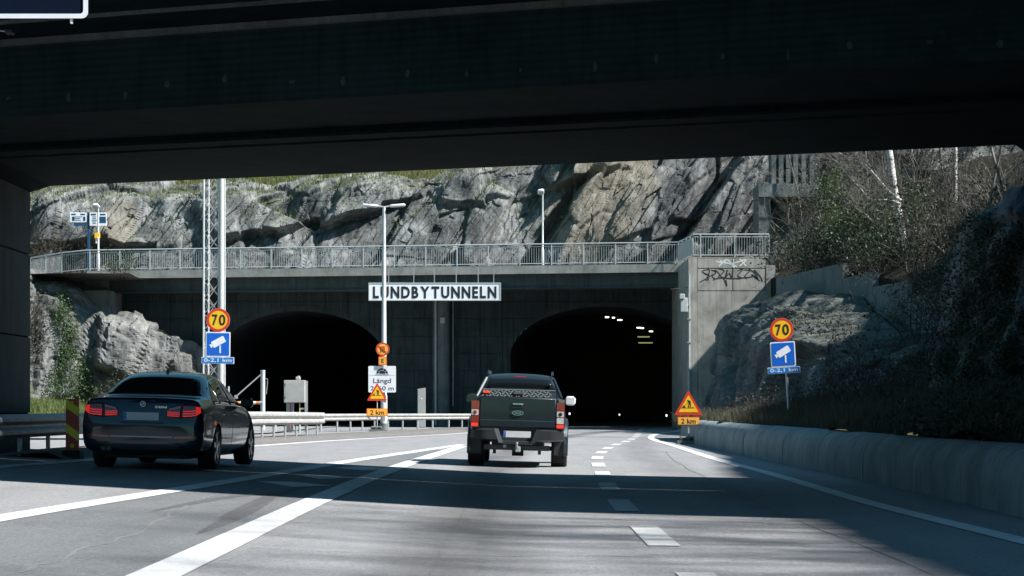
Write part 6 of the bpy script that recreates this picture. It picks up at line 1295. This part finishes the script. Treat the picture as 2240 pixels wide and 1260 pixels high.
bs = [(1722, 117.5, 2.0, 1.3, 'twig_pale', 300, 'moss_leaf'), (1750, 126, 4.2, 2.2, 'twig_pale', 500, 'moss_leaf'), (1795, 118, 3.2, 2.0, 'twig', 900, 'moss_leaf'), (1835, 122, 5.0, 2.6, 'twig_pale', 1100, 'moss_leaf'), (1768, 110, 1.7, 1.6, 'twig', 1800, 'ivy'), (1815, 106, 2.2, 2.0, 'twig', 2000, 'ivy'), (1870, 108, 3.4, 2.2, 'twig', 3800, 'bush_leaf'), (1908, 104, 2.8, 2.2, 'twig', 4000, 'bush_leaf'), (1955, 106, 2.6, 2.0, 'twig', 3200, 'bush_leaf'), (1880, 100, 2.2, 1.8, 'twig', 2400, 'ivy'), (1940, 96.5, 1.8, 1.6, 'twig', 2400, 'ivy'), (2005, 98, 2.2, 1.6, 'twig', 1800, 'ivy'), (2040, 106, 4.5, 2.4, 'twig', 900, 'moss_leaf'), (2085, 84, 3.0, 2.0, 'twig', 900, 'moss_leaf'), (2140, 80, 3.0, 2.0, 'twig', 900, 'moss_leaf'), (1980, 118, 5.0, 2.6, 'twig', 1000, 'moss_leaf'), (1900, 124, 5.5, 2.8, 'twig', 800, 'moss_leaf'), (2210, 76, 3, 2.0, 'twig', 800, 'moss_leaf'), (2020, 92, 2.8, 1.8, 'twig', 1800, 'ivy')]
bl = ['pale twiggy bush at the end of the footbridge railing', 'tall twiggy bush in front of the concrete frame', 'brown bush above the top step of the retaining wall', 'tall brown bush midway up the right slope', 'dark leafy bush behind the graffiti abutment steps', 'dark leafy bush over the first wall step', 'green bush below the birch boughs', 'bright green bush under the birch trunk', 'green bush right of the birch foot', 'dark bush behind the second wall step', 'dark bush behind the third wall step', 'dark bush touching the near rock shoulder', 'brown thicket right of the birch', 'brown thicket above the near rock shoulder', 'brown thicket near the right hand white trunks', 'brown thicket behind the birch trunk', 'brown thicket high above the wall', 'brown thicket in the top right corner', 'dark bush low between the wall and the near rock']
for k, (px, D, h, sp, tw, nl, lf) in enumerate(bs): bush(bl[k], ground_at(PX(px, D), D), h, sp, 500 + k, 16, M[lf], nl, .065, M[tw], 'bushes on the right slope')
for k, (px, D, h, sp) in enumerate(((2105, 72, 2.2, 1.6), (2150, 68, 2.2, 1.6), (2195, 66, 2.4, 1.6), (2235, 63, 2.4, 1.6), (2125, 80, 2.6, 1.8), (2175, 77, 2.6, 1.8), (2222, 73, 2.6, 1.8), (2075, 94, 2.6, 1.8), (2110, 90, 2.4, 1.8), (2145, 92, 2.6, 1.8), (2180, 89, 2.4, 1.8), (2215, 91, 2.6, 1.8), (2130, 98, 3.0, 2.0), (2190, 97, 3.0, 2.0), (2080, 101, 3.0, 2.0))):
    bush(['brown scrub just over the crown of the near rock', 'second clump of brown scrub over the near rock', 'third clump of brown scrub over the near rock', 'brown scrub over the near rock at the frame edge', 'scrub clump on the hill behind the crown of the near rock', 'scrub clump on the hill below the right hand white trunk', 'scrub clump on the hill at the top right corner', 'grey scrub between the birch and the right hand white trunk', 'grey scrub at the foot of the right hand white trunk', 'grey scrub just right of the right hand white trunk', 'grey scrub left of the crossed thin stems', 'grey scrub right of the crossed thin stems', 'upper scrub clump behind the right hand white trunk', 'upper scrub clump under the top right corner', 'upper scrub clump right of the main birch crown'][k], ground_at(PX(px, D), D), h, sp, 550 + k, 14, M['moss_leaf'], 500, .05, M['twig_pale' if k % 2 else 'twig'], 'scrub above the near rock')
bush('pale leaved shrub growing against the near rock shoulder', ground_at(PX(2010, 62), 62) if False else Vector((PX(2005, 62), 62, 3.0)), 2.2, .9, 600, 9, M['pale_leaf'], 900, .035, M['twig'])
# scrub along the bank behind the barrier
for k, (px, D, h, sp) in enumerate(((1660, 70, .9, .8), (1760, 66, .8, .9), (1800, 62, 1.2, 1.0), (1860, 58, 1.4, 1.0), (1900, 66, 2.0, 1.2), (1930, 54, 1.4, 1.0), (1620, 78, .8, .7), (1980, 50, 1.2, .9))):
    x = PX(px, D); bush(['low brown bramble left of the right speed sign', 'low brown bramble right of the speed sign foot', 'bramble tangle under the boulder ridge', 'bramble tangle right of the boulder ridge', 'taller bramble between the boulder and the ivy', 'dark bramble at the left foot of the ivy rock', 'small bramble at the foot of the right outcrop', 'dark bramble close to the barrier below the ivy'][k], ground_at(x, D), h, sp, 700 + k, 14, M['moss_leaf'], 350, .04, M['twig'], 'brambles on the right bank')
for k, y in enumerate((-4, 0, 3.5, 7, 10, 13, 16, 19, 22)):  # out-of-view bushes added to dapple the near road and soften the crest shadow
    x = 14.0 + (k % 2) * 1.2; bush(['first', 'second', 'third', 'fourth', 'fifth', 'sixth', 'seventh', 'eighth', 'ninth'][k] + ' added shade bush on the crest counted towards the overpass', ground_at(x, y), 5.5, 3.2, 800 + k, 18, M['moss_leaf'], 350, .08, group='unseen shade bushes on the near crest', depth=2)
